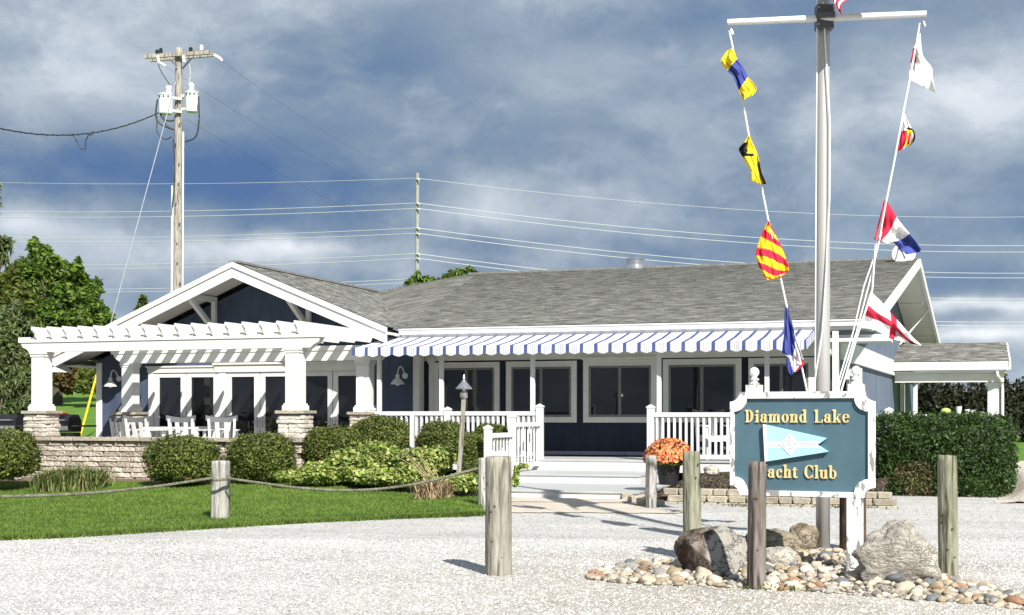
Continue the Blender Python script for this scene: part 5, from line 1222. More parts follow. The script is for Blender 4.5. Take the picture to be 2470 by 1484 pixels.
flag('white signal flag with a red patch at the top of the right flag line', [Cc(r) for r in ([(812, 300), (826, 280), (842, 258)], [(785, 385), (820, 400), (862, 432)], [(765, 487), (850, 480), (932, 530)], [(757, 560), (840, 590), (940, 610)], [(755, 622), (850, 672), (964, 728)])], 3, lambda u, v: 1 if (.22 < v < .52 and u < .30) else 0, [C_WHT, C_RED], .13, seed=.9)
flag('small curled white, red, yellow and black signal flag on the right flag line', [Cc(r) for r in ([(709, 892), (714, 890), (722, 895)], [(698, 985), (730, 985), (768, 990)], [(692, 1040), (745, 1035), (802, 1050)], [(676, 1110), (735, 1120), (796, 1105)], [(660, 1180), (705, 1172), (758, 1140)])], 3,
     lambda u, v: (2 if (v > .38 and u > .88) or (.30 < v < .40 and u > .45) else (3 if (.38 < v < .86 and u > .42 and not (.52 < v < .8 and .58 < u < .80)) else (1 if v > .45 and u < .44 or (.52 < v < .8 and u < .68) else 0))), [C_WHT, C_RED, C_BLK, C_YEL], .08, seed=2.2)
flag('red, white and blue signal flag blown out from the right flag line', [D(r) for r in ([(452, 85), (480, 100), (548, 215), (600, 285), (650, 345), (700, 405), (742, 466)], [(412, 240), (450, 270), (500, 320), (560, 330), (600, 385), (660, 430), (725, 490)], [(375, 388), (400, 400), (428, 405), (480, 425), (522, 412), (580, 470), (630, 508)])], 3,
     lambda u, v: 1 if u < .34 else (0 if u < .66 else 2), [C_WHT, C_RED, C_BLU], .12, seed=1.1, nu=36, nv=18)
flag('white signal flag with a red cross lowest on the right flag line', [D(r) for r in ([(348, 795), (430, 880), (505, 965), (580, 1050), (660, 1140), (745, 1222)], [(318, 890), (400, 960), (520, 1035), (570, 1090), (640, 1160), (725, 1220)], [(290, 985), (380, 1020), (515, 1080), (560, 1120), (630, 1180), (720, 1222)], [(262, 1086), (370, 1096), (500, 1165), (550, 1180), (630, 1202), (715, 1224)])], 4,
     lambda u, v: 1 if (abs(v-.5) < .13 or abs(u-.45) < .085) else 0, [C_WHT, C_RED], .10, seed=.3, nu=40, nv=20)
m = MB(); q0, q1 = onT(2137, 485, TPOLE-.3), onT(2121, 574, TPOLE-.3); m.beam(q0, q1, .05, .012); tag(m.build('flag_sleeve', C_WHT), 'white canvas sleeve on the line beside the red, white and blue flag', 'flag sleeve')
flag('large red and white striped ensign whose lower tip hangs into view beside the mast', [[(1996, -250), (2060, -240), (2130, -210)], [(1996, -190), (2065, -165), (2135, -130)], [(1997, -120), (2064, -95), (2128, -70)], [(1999, -52), (2060, -40), (2120, -28)], [(2004, -8), (2016, 0), (2036, 5)], [(2022, 30), (2027, 33), (2031, 37)]], 3,
     lambda u, v: 0 if int(u*7) % 2 == 0 else 1, [C_RED, C_WHT], .2, seed=.5, name='ensign', group=None, t=TPOLE-.12, tg=.35, tv=.65)

# ------------------------------------------------------------------ wooden posts and rope
def piling(px, yt, yb, w, label, mat, t=None, dz=0.0, square=False, lean=0.0, seed=0, sink=.15):
    b = onG(px, yb, dz) if t is None else onT(px, yb, t); s = F/((b-Vector((0, 0, E))).dot(Vector((-st, ct, 0)))); tdist = F/s
    top = onT(px+lean, yt, tdist); r = w/2/s; h = top.z-b.z
    root = thing('wooden_post', (b.x, b.y, b.z), label, 'post', 'weathered wooden posts of the parking lot')
    n = 26; rings = 22; bm = bmesh.new(); V = []; r_ = random.Random(seed)
    off = Vector((seed*5.3, seed*2.2, 0))
    for j in range(rings+1):
        f = j/rings; z = -sink+(h+sink)*f
        for k in range(n):
            a = 2*math.pi*k/n; q = Vector((math.cos(a), math.sin(a), 0))
            rr = r*(1.03-.05*f)*(1+.045*noise.noise(Vector((q.x*1.2, q.y*1.2, z*.8))+off)-.10*max(0, noise.noise(Vector((q.x*4.5, q.y*4.5, z*.45))+off))**1.0)
            if square: rr *= min(1/max(abs(math.cos(a)), abs(math.sin(a))), 1.25)*.98
            ch = 1.0 if j < rings else .93
            V.append(bm.verts.new((rr*q.x*ch+lean/s*f, rr*q.y*ch, z+(.012*noise.noise(q*2+off) if j == rings else 0))))
    for j in range(rings):
        for k in range(n): bm.faces.new((V[j*n+k], V[j*n+(k+1) % n], V[(j+1)*n+(k+1) % n], V[(j+1)*n+k]))
    bm.faces.new(V[rings*n:])
    me = bpy.data.meshes.new('post'); bm.to_mesh(me); bm.free(); me.materials.append(mat); me.polygons.foreach_set('use_smooth', [len(p.vertices) == 4 for p in me.polygons])
    o = bpy.data.objects.new('post', me); link(o, root)
    m = MB(); 
    for i in range(5):
        a = -math.pi/2+r_.uniform(-1.1, 1.1)+TH; z = r_.uniform(.1, .9)*h; rr = r*1.0; q = Vector((math.cos(a)*rr, math.sin(a)*rr, z)); d = Vector((math.cos(a), math.sin(a), 0)); m.tube([q-d*.02, q+d*.004], .011, 7)
    kn = m.build('knot', PILEB, root, local=True); kn['kind'] = 'stuff'
    return root, tdist
piling(531, 1112, 1250, 38, 'short pale wooden post with rope around it on the lawn edge', PILEW, dz=.0, square=True, lean=2, seed=1)
piling(1164, 1105, 1219, 22, 'thin pale wooden post half hidden behind the fat front post', PILEW, seed=2)
piling(1202.5, 1101, 1386, 64, 'fat tan wooden post standing alone in the front gravel', PILEY, seed=3)
piling(1570, 1099, 1224, 27, 'slim grey wooden post before the flower pot', PILEW, seed=4)
piling(1670, 1089, 1294, 43, 'greenish cracked wooden post right of the orange flowers', PILEG, seed=5, lean=-3)
piling(1823, 1114, 1420, 44, 'dark grey split wooden post in front of the sign', PILED, seed=6, lean=4)
piling(2288, 1099, 1388, 46, 'greenish wooden post standing alone right of the pale boulder', PILEG, seed=7, lean=-3)
piling(2057, 1130, 1325, 62, 'dark brown stained post behind the white sign post', PILEB, seed=8)
def ropes():
    Ls = (((-140, 1196, 17.6), (-10, 1198, 18.2), (180, 1192, 19.0), (340, 1178, 19.8), (450, 1163, 20.3), (512, 1153, 20.6)), 'thick weathered rope hanging left from the pale lawn post'), (((550, 1154, 20.6), (620, 1164, 20.6), (720, 1177, 20.6), (830, 1183, 20.7), (930, 1178, 20.9), (1040, 1160, 21.0), (1152, 1130, 21.2)), 'thick weathered rope sagging between the lawn post and the post by the steps')
    for pts, lb in Ls:
        q = [onT(*p) for p in pts]; out = []
        for i in range(len(q)-1):
            p0, p1, p2, p3 = q[max(i-1, 0)], q[i], q[i+1], q[min(i+2, len(q)-1)]
            for k in range(24): u = k/24; out.append(.5*((2*p1)+(p2-p0)*u+(2*p0-5*p1+4*p2-p3)*u*u+(3*p1-p0-3*p2+p3)*u**3))
        out.append(q[-1]); m = MB()
        for ph in (0, 2.09, 4.19): m.tube([v+Vector((.0, .010*math.cos(i*.9+ph), .011*math.sin(i*.9+ph))) for i, v in enumerate(out)], .0125, 5)
        tag(m.build('rope', ROPEG, smooth=True), lb, 'rope', 'ropes between the posts')
    c = onT(531, 1153, 20.75); m = MB()
    for k in range(2): m.tube([c+Vector((.15*math.cos(a), .15*math.sin(a), -.012*k+.02*math.sin(a))) for a in [2*math.pi*i/24 for i in range(25)]], .018, 6)
    tag(m.build('rope_wrap', ROPEG), 'rope wrapped twice around the pale lawn post', 'rope')
ropes()

# ------------------------------------------------------------------ boulders and river stones
def boulder(px, py, w, h, depth, label, mats, seed, t=None, amp=.2, power=2.6, tilt=(0, 0, 0), facet=0, peak=None):
    b = onG(px, py) if t is None else onT(px, py, t); b.z = max(0, b.z) if t is None else b.z
    tt = (b-Vector((0, 0, E))).dot(Vector((-st, ct, 0))); s = F/tt; rx, rz, ry = w/2/s, h/2/s, depth/2
    bm = bmesh.new(); bmesh.ops.create_icosphere(bm, subdivisions=5, radius=1); off = Vector((seed*2.7, seed*1.3, seed*4.1))
    R = Matrix.Rotation(TH, 3, 'Z') @ Matrix.Rotation(tilt[1], 3, 'Y')
    fc = [Vector(nrs.normal(size=3)).normalized() for _ in range(facet)]
    for v in bm.verts:
        d = v.co.normalized(); k = 1/((abs(d.x)**power+abs(d.y)**power+abs(d.z)**power)**(1/power))
        q = d*k*(1+amp*noise.noise(d*1.3+off)+amp*.45*noise.noise(d*3.2+off)+amp*.30*(.5-abs(noise.noise(d*6+off)))+amp*.22*(.4-abs(noise.noise(d*14+off)))+amp*.1*noise.noise(d*30+off))
        for f in fc:
            e = q.dot(f)-.72
            if e > 0: q -= f*e*.85
        if peak: q.z *= max(.25, 1.12-peak[1]*abs(q.x-peak[0])**1.3) if q.z > 0 else 1
        v.co = R @ Vector((q.x*rx, q.y*ry, q.z*rz))
    me = bpy.data.meshes.new('boulder'); bm.to_mesh(me); bm.free(); me.materials.append(mats); me.polygons.foreach_set('use_smooth', [True]*len(me.polygons))
    o = bpy.data.objects.new('boulder', me); link(o); o.location = (b.x, b.y, b.z+rz*.86); return tag(o, label, 'boulder', 'boulders round the sign')
boulder(1720, 1392, 168, 122, .55, 'large brown fractured boulder left of the split post', GRANB, 2, amp=.26, power=2.8, facet=5)
boulder(1862, 1342, 130, 66, .40, 'low tan boulder half in shade behind the split post', GRANT, 5, amp=.18)
boulder(1940, 1328, 64, 68, .28, 'small upright tan boulder beside the flagpole foot', GRANT, 8, amp=.18)
boulder(1880, 1372, 84, 56, .35, 'grey rounded boulder right of the split post among the stones', GRANW, 11, amp=.16)
boulder(2168, 1412, 186, 146, .55, 'large pale craggy boulder right of the white sign post', GRANW, 15, amp=.38, power=2.6, facet=3, peak=(-.05, .55))
boulder(1716, 1146, 36, 24, .25, 'small pale rock on the mulch behind the green post', GRANW, 21, t=23.2)
boulder(689, 1157, 56, 16, .3, 'flat pinkish rock at the lawn edge under the variegated shrub', GRANT, 24)
boulder(42, 1158, 26, 10, .2, 'small pale rock at the far left edge of the bed', GRANW, 27)
def river_stones():
    def lerp(tab, x):
        for (x0, y0), (x1, y1) in zip(tab, tab[1:]):
            if x <= x1: return y0+(y1-y0)*(x-x0)/(x1-x0)
        return tab[-1][1]
    top = [(1412, 1392), (1480, 1366), (1560, 1356), (1640, 1352), (1800, 1352), (1880, 1334), (1960, 1322), (2080, 1330), (2200, 1372), (2260, 1392), (2340, 1406), (2420, 1428), (2500, 1440)]
    bot = [(1412, 1396), (1480, 1408), (1600, 1414), (1760, 1420), (1900, 1424), (2080, 1440), (2240, 1452), (2350, 1458), (2500, 1478)]
    meshes = [stone_mesh('river_stone', PEBS[i % len(PEBS)], i, 2, .26, 1.2) for i in range(18)]
    wts = [6, 5, 2, 1.4, 5, 3]*3; pts = []; r = random.Random(21)
    tries = 0
    while len(pts) < 420 and tries < 60000:
        tries += 1; x = r.uniform(1412, 2500); y = r.uniform(lerp(top, x), lerp(bot, x)); p = onZ(x, y, 0.0)
        sz = r.choice((.06, .075, .085, .1, .12, .16))*r.uniform(.85, 1.15)
        if all((p.x-q[0])**2+(p.y-q[1])**2 > (.40*(sz+q[2]))**2 for q in pts): pts.append((p.x, p.y, sz, y, x))
    pts.sort(key=lambda q: -q[2]*q[3])
    rest = MB(); small = []
    for i, (X, Y, sz, py, px) in enumerate(pts):
        mid = min(1, max(0, min(py-lerp(top, px), lerp(bot, px)-py)/30.0)); z = .01+.05*mid+sz*.05
        me = r.choices(meshes, wts)[0]; rot = (r.uniform(-.25, .25), r.uniform(-.25, .25), r.uniform(0, 6.28)); sc = (sz*r.uniform(1.0, 1.4), sz*r.uniform(.8, 1.05), sz*r.uniform(.55, .8))
        if i < 295:
            o = piece(me, 'river_stone', None, (X, Y, z), rot, sc); 
            col = ('cream', 'grey', 'rusty brown', 'dark slate', 'tan', 'white')[meshes.index(me) % 6]; siz = 'large' if sz > .115 else ('medium' if sz > .08 else 'small')
            zone = 'at the left tip of the stone bed' if px < 1500 else 'left of the brown boulder' if px < 1640 else 'in front of the brown boulder' if px < 1795 else 'right of the split post' if px < 1900 else 'below the flagpole' if px < 2010 else 'round the white sign post' if px < 2085 else 'in front of the pale boulder' if px < 2255 else 'under the right green post' if px < 2345 else 'at the right end of the stone bed'
            dep = 'front edge' if py > (lerp(top, px)+2*lerp(bot, px))/3 else ('back edge' if py < (2*lerp(top, px)+lerp(bot, px))/3 else 'middle')
            tag(o, '%s %s river stone %s, %s' % (siz, col, zone, dep), 'stone', 'river stones round the sign')
        else: small.append((X, Y, z, rot, sc, me))
    # the remaining small stones as one bed
    V = []; Q = []; k = 0; src = meshes[1]; sv = np.array([v.co for v in src.vertices]); sf = np.array([p.vertices for p in src.polygons])
    extra = [(r.uniform(1420, 2490)) for _ in range(2600)]
    for x in extra:
        y = r.uniform(lerp(top, x)+2, lerp(bot, x)-2); p = onZ(x, y, .0); s = r.uniform(.022, .06); mid = min(1, max(0, min(y-lerp(top, x), lerp(bot, x)-y)/30.0)); small.append((p.x, p.y, .005+.035*mid, (0, 0, r.uniform(0, 6.28)), (s*1.3, s, s*.8), None))
    for X, Y, z, rot, sc, me in small:
        c_, s_ = math.cos(rot[2]), math.sin(rot[2]); q = sv*np.array(sc); q = np.column_stack([q[:, 0]*c_-q[:, 1]*s_+X, q[:, 0]*s_+q[:, 1]*c_+Y, q[:, 2]+z]); V.append(q); Q.append(sf+k); k += len(sv)
    mt = M('mixed_small_stone', (.34, .30, .24), rough=.85, var=.2, island=.5, scale=9); n = mt.node_tree
    o = rawmesh('small_stones', np.vstack(V), np.vstack(Q), mt, smooth=True); tag(o, 'small mixed pebbles filling the gaps of the stone bed', 'pebbles', None, 'stuff')
river_stones()
# ------------------------------------------------------------------ raised bed, pot, planting
def raised_bed():
    r = random.Random(9); X0, X1 = onY(1583, 1200, 22.2).x, onY(2125, 1210, 22.2).x
    root = thing('planter_wall', (X0+1.5, 22.2, 0), 'low curved tan block edging round the mulch bed by the steps', 'planter wall')
    for k in range(3):
        z = .045+.108*k; x = X0+(.12 if k == 1 else 0)+(.05*k); y = 22.25+.05*k
        while x < X1:
            w = r.choice((.22, .30, .26, .36)); piece(r.choice(EDGM), 'block', root, (x+w/2, y+r.uniform(-.012, .012), z+.053), (0, 0, r.uniform(-.03, .03)), (w*.985, .22, .106)); x += w
    pts = [onG(x, y) for x, y in ((1496, 1200), (1508, 1206), (1528, 1212), (1552, 1219), (1578, 1222))]
    for i, p in enumerate(pts):
        d = (pts[min(i+1, 4)]-pts[max(i-1, 0)]); piece(EDGM[i % 3], 'block', root, (p.x, p.y+.1, p.z+.05), (0, 0, math.atan2(d.y, d.x)), (.27, .2, .11))
    poly = [(pts[0].x+.02, pts[0].y+.15), (pts[4].x, pts[4].y+.2), (X0+.1, 22.42), (X1, 22.5), (X1, 27.0), (onY(1562, 1150, 26.9).x, 27.05), (onY(1550, 1150, 25.4).x, 25.4), (onY(1530, 1180, 23.4).x, 23.3)]
    def zf(X, Y): return .10+.24*sm(22.25, 22.9, Y)*sm(X0-.7, X0+.2, X)+.12*sm(23, 26.5, Y)+.03*noise.noise(Vector((X*2, Y*2, 0)))
    o = sheet('mulch', poly, 0, MULCH, .08, 'structure', zf)
    pts = []
    while len(pts) < 5200:
        x, y = nrs.uniform(min(p[0] for p in poly), max(p[0] for p in poly)), nrs.uniform(22.2, 26.0)
        if inpoly(x, y, poly): pts.append((x, y, zf(x, y)+.012))
    L_CHIP = leafmat('bark_chip', [(.02, .016, .012), (.05, .038, .028), (.11, .085, .06), (.17, .14, .10)], .05, .9, .1)
    o = leaves('bark_chips', np.array(pts), np.tile([0, -.2, 1.0], (len(pts), 1)), .035, L_CHIP, None, .3); tag(o, 'dark shredded bark chips lying on the planting bed', 'bark chips', None, 'stuff')
raised_bed()
def flowers():
    b = onT(1612, 1169, 23.5)
    pot = thing('flower_pot', b, 'black round plastic flower pot standing on the mulch beside the steps', 'flower pot')
    m = MB(); m.lathe(b, [(.155, 0), (.185, .18), (.192, .185), (.195, .25), (.20, .255), (.205, .32), (.222, .325), (.222, .36), (.20, .36), (.19, .30)], 28); m.build('pot', BLKPLAS, pot)
    m = MB(); m.lathe(b, [(.19, .315), (.01, .33)], 20); m.build('soil', SOIL, pot)
    pl_ = thing('chrysanthemum', b+Vector((0, 0, .33)), 'domed orange chrysanthemum in full bloom in the black pot', 'potted plant')
    c = b+Vector((0, 0, .42)); 
    core('leaf_mass', c+Vector((0, 0, .04)), (.33, .31, .20), L_YEW, pl_, 2.0, 3, .9)
    P, Nn = blob_points(c, (.40, .38, .33), 1500, 2.0, .8, .06, bottom=c.z-.08); leaves('foliage', P, Nn, .035, L_YEW, pl_)
    P, Nn = blob_points(c+Vector((0, 0, .02)), (.43, .41, .36), 2600, 2.0, .93, .10, bottom=c.z-.02, seed=3)
    n = len(P); k = 6; nn = Nn+nrs.normal(size=(n, 3))*.35; nn /= np.linalg.norm(nn, axis=1)[:, None]; a = np.cross(nn, nrs.normal(size=(n, 3))); a /= np.linalg.norm(a, axis=1)[:, None]; bb = np.cross(nn, a)
    s = (.016+.012*nrs.rand(n))[:, None]; V = np.stack([P+(a*math.cos(2*math.pi*i/k)+bb*math.sin(2*math.pi*i/k))*s+nn*.010*(i % 2) for i in range(k)], 1).reshape(-1, 3)
    o = rawmesh('blossoms', V, np.arange(k*n).reshape(n, k), L_MUM, pl_); o['kind'] = 'stuff'
flowers()
def shrub(px0, px1, yt, yb, t, label, mat, n=5200, leaf=.036, power=2.7, seed=0, depth=None, name='round_shrub', group='clipped round shrubs along the terrace', cat='shrub', rough=.12, cmat=None):
    c0 = onT((px0+px1)/2, yb, t); zb = max(g(c0.x, c0.y), c0.z-.5) if yb > 0 else 0; s = F/t
    w = (px1-px0)/s; zt = onT(0, yt, t).z; zb = min(c0.z, zt-.2); h = zt-zb; d = depth or w*.85
    root = thing(name, (c0.x, c0.y, zb), label, cat, group)
    c = Vector((c0.x, c0.y, zb+h*.5)); rad = (w/2*.97, d/2, h/2*.97)
    core('twigs', c, rad, cmat or mat, root, power, seed, .76)
    P, Nn = blob_points(c, rad, int(n*1.9), power, .74, rough, seed=seed); Nn[:, 2] += .25
    leaves('foliage', P, Nn, leaf, mat, root, .42)
    P, Nn = blob_points(c, rad, n//4, power, .93, rough, seed=seed); q = np.array([noise.noise(Vector(p)*2.3+Vector((seed, 3, 1))) for p in P]) > .30; leaves('browned_foliage', P[q], Nn[q], leaf, L_HBROWN, root, .4)
    P, Nn = blob_points(c, (rad[0]*1.07, rad[1]*1.07, rad[2]*1.09), n//7, power, .95, rough, bottom=zb+h*.2, seed=seed); leaves('shoots', P, Nn, leaf*.9, mat, root, .4)
    return root
shrub(-95, 93, 1034, 1158, 26.2, 'clipped round shrub cut off by the left photo edge', L_YEW, 6500, seed=1)
shrub(350, 529, 1051, 1168, 26.2, 'clipped round shrub before the seat wall, right of the bare blocks', L_YEW, 6500, seed=2)
shrub(546, 711, 1044, 1164, 26.4, 'clipped round shrub before the seat wall directly right of the lawn post', L_YEW, 6000, seed=3)
shrub(728, 878, 1029, 1130, 27.0, 'clipped round shrub at the right end of the terrace wall', L_YEW, 5500, seed=4)
shrub(843, 992, 1004, 1110, 28.1, 'tall clipped round shrub under the left end of the deck railing', L_YEW, 5500, seed=5)
shrub(1003, 1132, 1018, 1125, 27.0, 'clipped round shrub between the white pipe and the garden lamp', L_YEW, 5000, seed=6)
shrub(1104, 1176, 1050, 1190, 25.9, 'dark upright clipped shrub beside the stair railing, right of the garden lamp', L_YEW, 5000, seed=7, power=3.2)
shrub(1142, 1226, 1022, 1085, 27.2, 'small bright green shrub top peeping over the stair railing', L_OLIVE, 2600, seed=8)
def groundcover(spots, label, seed, nleaf=2600, leaf=.05):
    c0 = onT(spots[0][0], spots[0][1], spots[0][4]); root = thing('variegated_shrub', (c0.x, c0.y, g(c0.x, c0.y)), label, 'shrub', 'variegated yellow green shrubs at the lawn edge')
    for i, (px, py, w, h, t) in enumerate(spots):
        c = onT(px, py, t); s = F/t; rad = (w/2/s, w/2/s*.75, h/2/s)
        P, Nn = blob_points(c, rad, nleaf, 2.2, .72, .25, 2.6, seed=seed+i); Nn[:, 2] += .5; leaves('foliage', P, Nn, leaf, L_VAR, root, .55); core('twigs', c, rad, L_OLIVE, root, 2.2, seed+i, .76)
groundcover([(770, 1142, 120, 52, 25.6), (850, 1126, 140, 84, 25.8), (915, 1112, 130, 92, 26.2), (700, 1150, 70, 26, 25.4), (905, 1150, 130, 36, 25.3)], 'spreading yellow green variegated shrub before the round shrubs', 31)
groundcover([(1000, 1120, 130, 80, 25.6), (1045, 1110, 100, 66, 25.8), (985, 1148, 110, 50, 25.2)], 'taller yellow green variegated shrub below the white pipe', 41)
groundcover([(1115, 1166, 100, 44, 24.2), (1060, 1166, 70, 30, 24.2)], 'low yellow green variegated shrub beside the rope end', 51, 2000)
groundcover([(1246, 1136, 12, 26, 24.6), (1243, 1158, 16, 30, 23.6), (1262, 1124, 26, 10, 25.3)], 'sprig of variegated shrub poking through the stair railing', 61, 120, .045)
def blades(name, label, px0, px1, yb, ht, t, n, mat, lean=.5, seed=0, group=None, w=.011):
    a, b = onT(px0, yb, t), onT(px1, yb, t); root = thing(name, ((a.x+b.x)/2, (a.y+b.y)/2, a.z), label, 'plant', group)
    u = nrs.rand(n); P = np.array(a)[None]+(np.array(b)-np.array(a))[None]*u[:, None]; P[:, 1] += nrs.normal(size=n)*.16; P[:, 2] = [g(x, y) for x, y in P[:, :2]]
    h = ht*(.5+.6*nrs.rand(n))*(1-.5*np.abs(u-.5)**1.5); d = nrs.normal(size=(n, 2))*lean*.5; ang = nrs.rand(n)*6.28; sx = np.column_stack([np.cos(ang), np.sin(ang), np.zeros(n)])*w
    m1 = P+np.column_stack([d*h[:, None]*.35, h*.7]); m2 = P+np.column_stack([d*h[:, None], h*(.95-.35*np.linalg.norm(d, axis=1))])
    V = np.stack([P-sx, P+sx, m1+sx*.8, m1-sx*.8, m2+sx*.1, m2-sx*.1], 1).reshape(-1, 3); k = np.arange(n)[:, None]*6; Q = np.vstack([k+np.array([0, 1, 2, 3]), k+np.array([3, 2, 4, 5])]); rawmesh('leaves', V, Q, mat, root)
blades('daylily_clump', 'clump of strappy daylily leaves before the grey block wall', 100, 245, 1163, .56, 26.0, 1300, L_BLADE, .9)
blades('dry_grass_clump', 'dry brown stems of a dying clump at the lawn edge', 1012, 1088, 1182, .42, 23.9, 700, L_DRY, .9, w=.009)
def stalks():
    b = onT(1030, 1172, 24.4); root = thing('dry_stalks', b, 'long pale dry stalks leaning left out of the variegated shrub', 'plant'); m = MB()
    for (x0, y0, x1, y1) in ((1030, 1150, 968, 1090), (1036, 1152, 980, 1092), (1040, 1150, 1000, 1088), (1050, 1156, 1010, 1096), (1026, 1150, 958, 1102), (1060, 1158, 1030, 1100)):
        p, q = onT(x0, y0, 24.3), onT(x1, y1, 24.9); m.tube([p, p.lerp(q, .5)+Vector((0, 0, .03)), q], [.012, .010, .005], 5)
    m.build('stems', L_DRY, root)
stalks()
def white_pipe():
    a, b = onT(995, 990, 27.6), onT(994, 1088, 26.6); p = thing('white_pipe', (b.x, b.y, b.z), 'thin white upright pipe with a flared foot among the shrubs', 'pipe')
    m = MB(); m.box(b.x-.035, b.x+.035, b.y-.035, b.y+.035, b.z-.6, 1.62); m.build('pipe', VINYL, p); m = MB(); m.prism([(-.16, -.04), (.10, -.04), (.07, .05), (-.10, .05)], -.07, -.052, 'y'); m.build('foot', VINYL, p, local=True)
white_pipe()
def hedge():
    t = 24.3; a = onG(2110, 1215); root = thing('clipped_hedge', onG(2280, 1215), 'big square clipped dark green hedge right of the sign', 'hedge')
    c = onT(2266, 1112, 24.9); s = F/24.7
    rad = (1.26, .75, .80); c.z = .78
    core('twigs', c, rad, L_HEDGE, root, 7, 3, .78)
    P, Nn = blob_points(c, rad, 34000, 7.0, .74, .12, 4.0, bottom=.08, seed=3); Nn[:, 2] += .2
    br = np.array([noise.noise(Vector(p)*1.1+Vector((4, 2, 7))) for p in P]); lowm = (P[:, 2] < .75) & (P[:, 0] < c.x-.1) & (br > -.05)
    leaves('foliage', P[~lowm], Nn[~lowm], .05, L_HEDGE, root, .26); leaves('browned_foliage', P[lowm], Nn[lowm], .042, L_HBROWN, root, .3)
    P, Nn = blob_points(c, (rad[0]*1.03, rad[1]*1.03, rad[2]*1.05), 1500, 7.0, .96, .12, 3.0, bottom=.3, seed=3); Nn[:, 2] += .6; leaves('shoots', P, Nn, .06, L_HEDGE, root, .32)
hedge()
def tufts():
    for i, (px, py, n, lb) in enumerate(((1780, 1222, 60, 'tuft of weeds at the block edging left of the sign post'), (1860, 1424, 45, 'small green weed tuft in the gravel before the split post'), (2000, 1226, 90, 'line of weeds along the foot of the block edging'))):
        p = onG(px, py); root = thing('weed_tuft', p, lb, 'weeds', 'weeds in the gravel'); P = np.array(p)[None]+np.column_stack([nrs.normal(size=n)*(.12 if i < 2 else .6), nrs.normal(size=n)*.03, np.abs(nrs.normal(size=n))*.02+.01]); leaves('leaves', P, np.tile([0, -.3, 1.0], (n, 1)), .03, L_OLIVE, root, .35)
tufts()

# ------------------------------------------------------------------ trees
def tree(name, label, cat, px, base_y, t, lobes, leafsize, nleaf, mat, group=None, trunk=True, droop=0.0, rough=.3, aspect=.6, sub=5):
    b = onT(px, base_y, t); b.z = g(b.x, b.y); root = thing(name, b, label, cat, group); s = F/t; Ps, Ns = [], []; tops = []
    if sub:
        out = []
        for l in lobes:
            out.append((l[0], l[1], l[2]*.72, l[3]*.72))
            for _ in range(sub):
                a = rnd.random()*6.283; k = rnd.uniform(.55, .9); q = rnd.uniform(.28, .46); out.append((l[0]+math.cos(a)*l[2]*k, l[1]+math.sin(a)*l[3]*k, l[2]*q, l[3]*q, rnd.uniform(-.7, .5)*l[2]/s))
        lobes = out
    tot = sum(l[2]*l[3] for l in lobes)
    for i, l in enumerate(lobes):
        x, y, rx, ry = l[:4]; dt = l[4] if len(l) > 4 else (-.2+.4*rnd.random())*rx/s
        c = onT(x, y, t+dt); n = int(nleaf*rx*ry/tot); rad = (rx/s, rx/s*.8, ry/s)
        P, Nn = blob_points(c, rad, n, 2.0, .45, rough, 2.8, seed=i+int(px) % 17)
        nz = np.array([noise.noise(Vector(p)*(1.3/max(rad[0], .3))*2+Vector((i, 0, 0))) for p in P]); keep = nz > -.28
        Ps.append(P[keep]); Ns.append(Nn[keep]); tops.append(c)
    Ps, Ns = np.vstack(Ps), np.vstack(Ns); Ns[:, 2] += .3
    leaves('crown', Ps, Ns, leafsize, mat, root, aspect, droop)
    if trunk:
        m = MB(); hz = max(c.z for c in tops); mid = b.lerp(Vector((tops[0].x, tops[0].y, hz)), .55); r0 = .018*(hz-b.z)+.08
        m.tube([b-Vector((0, 0, .3)), b.lerp(mid, .5)+Vector((.06, 0, 0)), mid, Vector((tops[0].x, tops[0].y, hz))], [r0*1.2, r0, r0*.7, r0*.15], 9)
        for c in tops: m.tube([b.lerp(mid, .7), (b.lerp(mid, .7)+c)/2+Vector((0, 0, .3)), c], [r0*.5, r0*.32, r0*.08], 6)
        m.build('trunk', L_BARK, root)
    return root
tree('maple_tree', 'bright green maple tree standing behind the pergola on the left', 'tree', 140, 1000, 62, [(105, 622, 38, 46), (150, 660, 40, 44), (190, 668, 22, 40), (85, 690, 56, 60), (150, 705, 66, 60), (205, 720, 40, 50), (50, 745, 50, 60), (120, 765, 80, 60), (190, 765, 60, 50), (240, 775, 34, 36), (90, 820, 90, 50), (190, 815, 60, 40), (30, 700, 40, 50), (20, 780, 40, 60)], .155, 46000, L_MAPLE)
tree('spruce_tree', 'dark blue green spruce at the left photo edge behind the grill', 'tree', 10, 1040, 46, [(30, 790, 50, 60), (10, 850, 70, 60), (30, 900, 60, 60), (45, 950, 55, 50), (20, 985, 70, 50), (60, 890, 40, 60), (70, 960, 34, 40)], .13, 26000, L_SPRUCE, droop=.6, aspect=.28)
tree('locust_tree', 'leafy yellow green tree left of the maple at the photo edge', 'tree', -10, 1000, 52, [(15, 690, 40, 45), (40, 730, 45, 50), (0, 770, 50, 60), (60, 790, 40, 50)], .15, 10000, L_OLIVE)
tree('walnut_tree', 'tree off the left photo edge whose drooping leaf sprays enter the frame', 'tree', -110, 1050, 34, [(-25, 452, 30, 22), (-15, 492, 28, 18), (-22, 590, 46, 26), (-6, 614, 34, 20), (-60, 540, 60, 110)], .17, 1500, L_SPRUCE, droop=1.0, aspect=.28)
tree('rusty_shrub', 'rusty brown shrub under the pergola corner on the grassy hill', 'shrub', 175, 942, 60, [(150, 890, 34, 36), (185, 900, 36, 38), (160, 920, 40, 26)], .20, 3800, L_RUST, trunk=False)
tree('dark_shrub', 'dark green shrub on the hill beside the house corner', 'shrub', 220, 944, 59, [(215, 900, 30, 44), (240, 905, 34, 44), (205, 930, 30, 20)], .16, 4200, L_OLIVE, trunk=False)
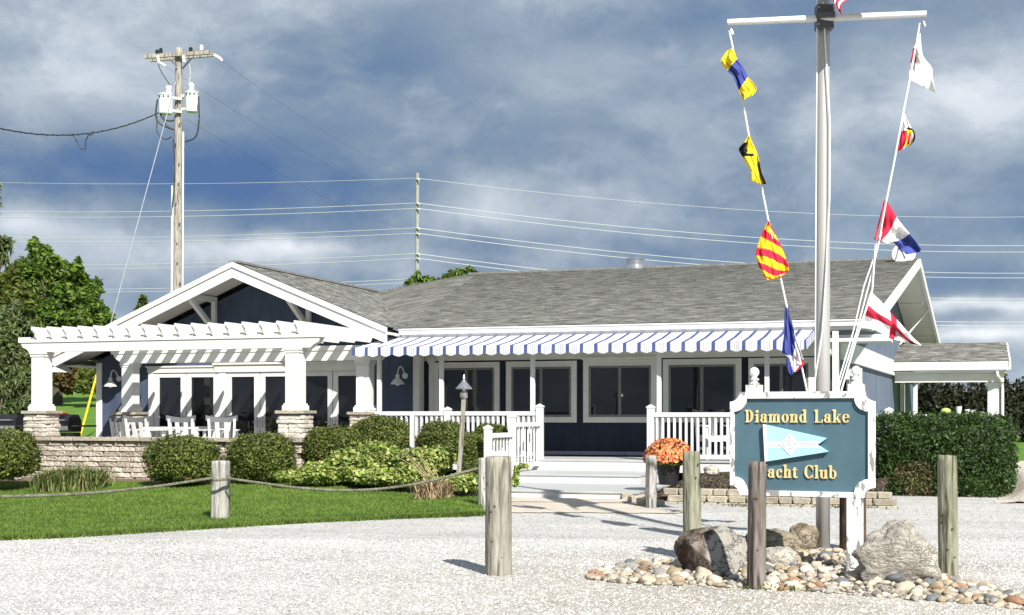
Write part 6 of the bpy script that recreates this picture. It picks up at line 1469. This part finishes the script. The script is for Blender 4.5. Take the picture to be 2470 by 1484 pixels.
tree('cedar_tree', 'pointed conifer top showing just above the left gable slope', 'tree', 340, 1000, 66, [(345, 740, 18, 24), (360, 758, 24, 22), (325, 768, 26, 18), (350, 785, 40, 20)], .22, 2200, L_OLIVE, droop=.4)
tree('ash_tree', 'tree top with drooping leaves peeping over the main roof', 'tree', 1060, 1000, 58, [(1006, 668, 12, 14), (1022, 676, 16, 14), (1048, 678, 22, 12), (1075, 674, 18, 14), (1100, 668, 22, 20), (1125, 658, 22, 17), (1142, 662, 14, 14), (985, 681, 10, 8), (1070, 700, 90, 24)], .20, 3400, L_MAPLE, droop=.9, aspect=.3)
def far_hedge():
    t = 72; s = F/t; b = onT(2340, 1000, t); b.z = 0; root = thing('tall_hedge', b, 'tall dark hedgerow far behind the right side of the clubhouse', 'hedge'); Ps, Ns = [], []
    for i in range(26):
        px = 2130+i*18; yt = 936+8*math.sin(i*1.9)+5*math.sin(i*.7); c = onT(px, (yt+1090)/2, t+rnd.uniform(-.6, .6)); rad = (22/s, .9, (1090-yt)/2/s)
        P, Nn = blob_points(c, rad, 900, 2.6, .7, .25, 3, seed=i); Ps.append(P); Ns.append(Nn)
        for k in range(5): q = onT(px+rnd.uniform(-10, 10), yt-rnd.uniform(-2, 12), t); P = np.array(q)[None]+nrs.normal(size=(9, 3))*np.array([.07, .07, .16]); Ps.append(P); Ns.append(np.tile([0, -1.0, .3], (9, 1)))
    leaves('foliage', np.vstack(Ps), np.vstack(Ns), .15, L_FAR, root, .45)
    m = MB(); p, q = onT(2120, 1000, t+.6), onT(2620, 1000, t+.6); m.beam((p.x, p.y, 1.3), (q.x, q.y, 1.3), 1.0, 2.9); o = m.build('twigs', L_FAR, root)
far_hedge()
def mound():
    pts = [onG(x, y) for x, y in ((2400, 1215), (2440, 1150), (2520, 1120), (2700, 1130), (2700, 1215))]
    def zf(X, Y): return g(X, Y)+.28*sm(onG(2415, 1200).x, onG(2500, 1200).x, X)*sm(23.6, 25.5, Y)+.03*noise.noise(Vector((X*3, Y*3, 0)))
    sheet('gravel_bank', [(p.x, p.y) for p in pts], .01, M('sandy_gravel', (.36, .32, .25), col2=(.58, .54, .47), rough=.95, spec=.1, scale=14, bump=.8, bscale=40), .08, 'structure', zf)
mound()
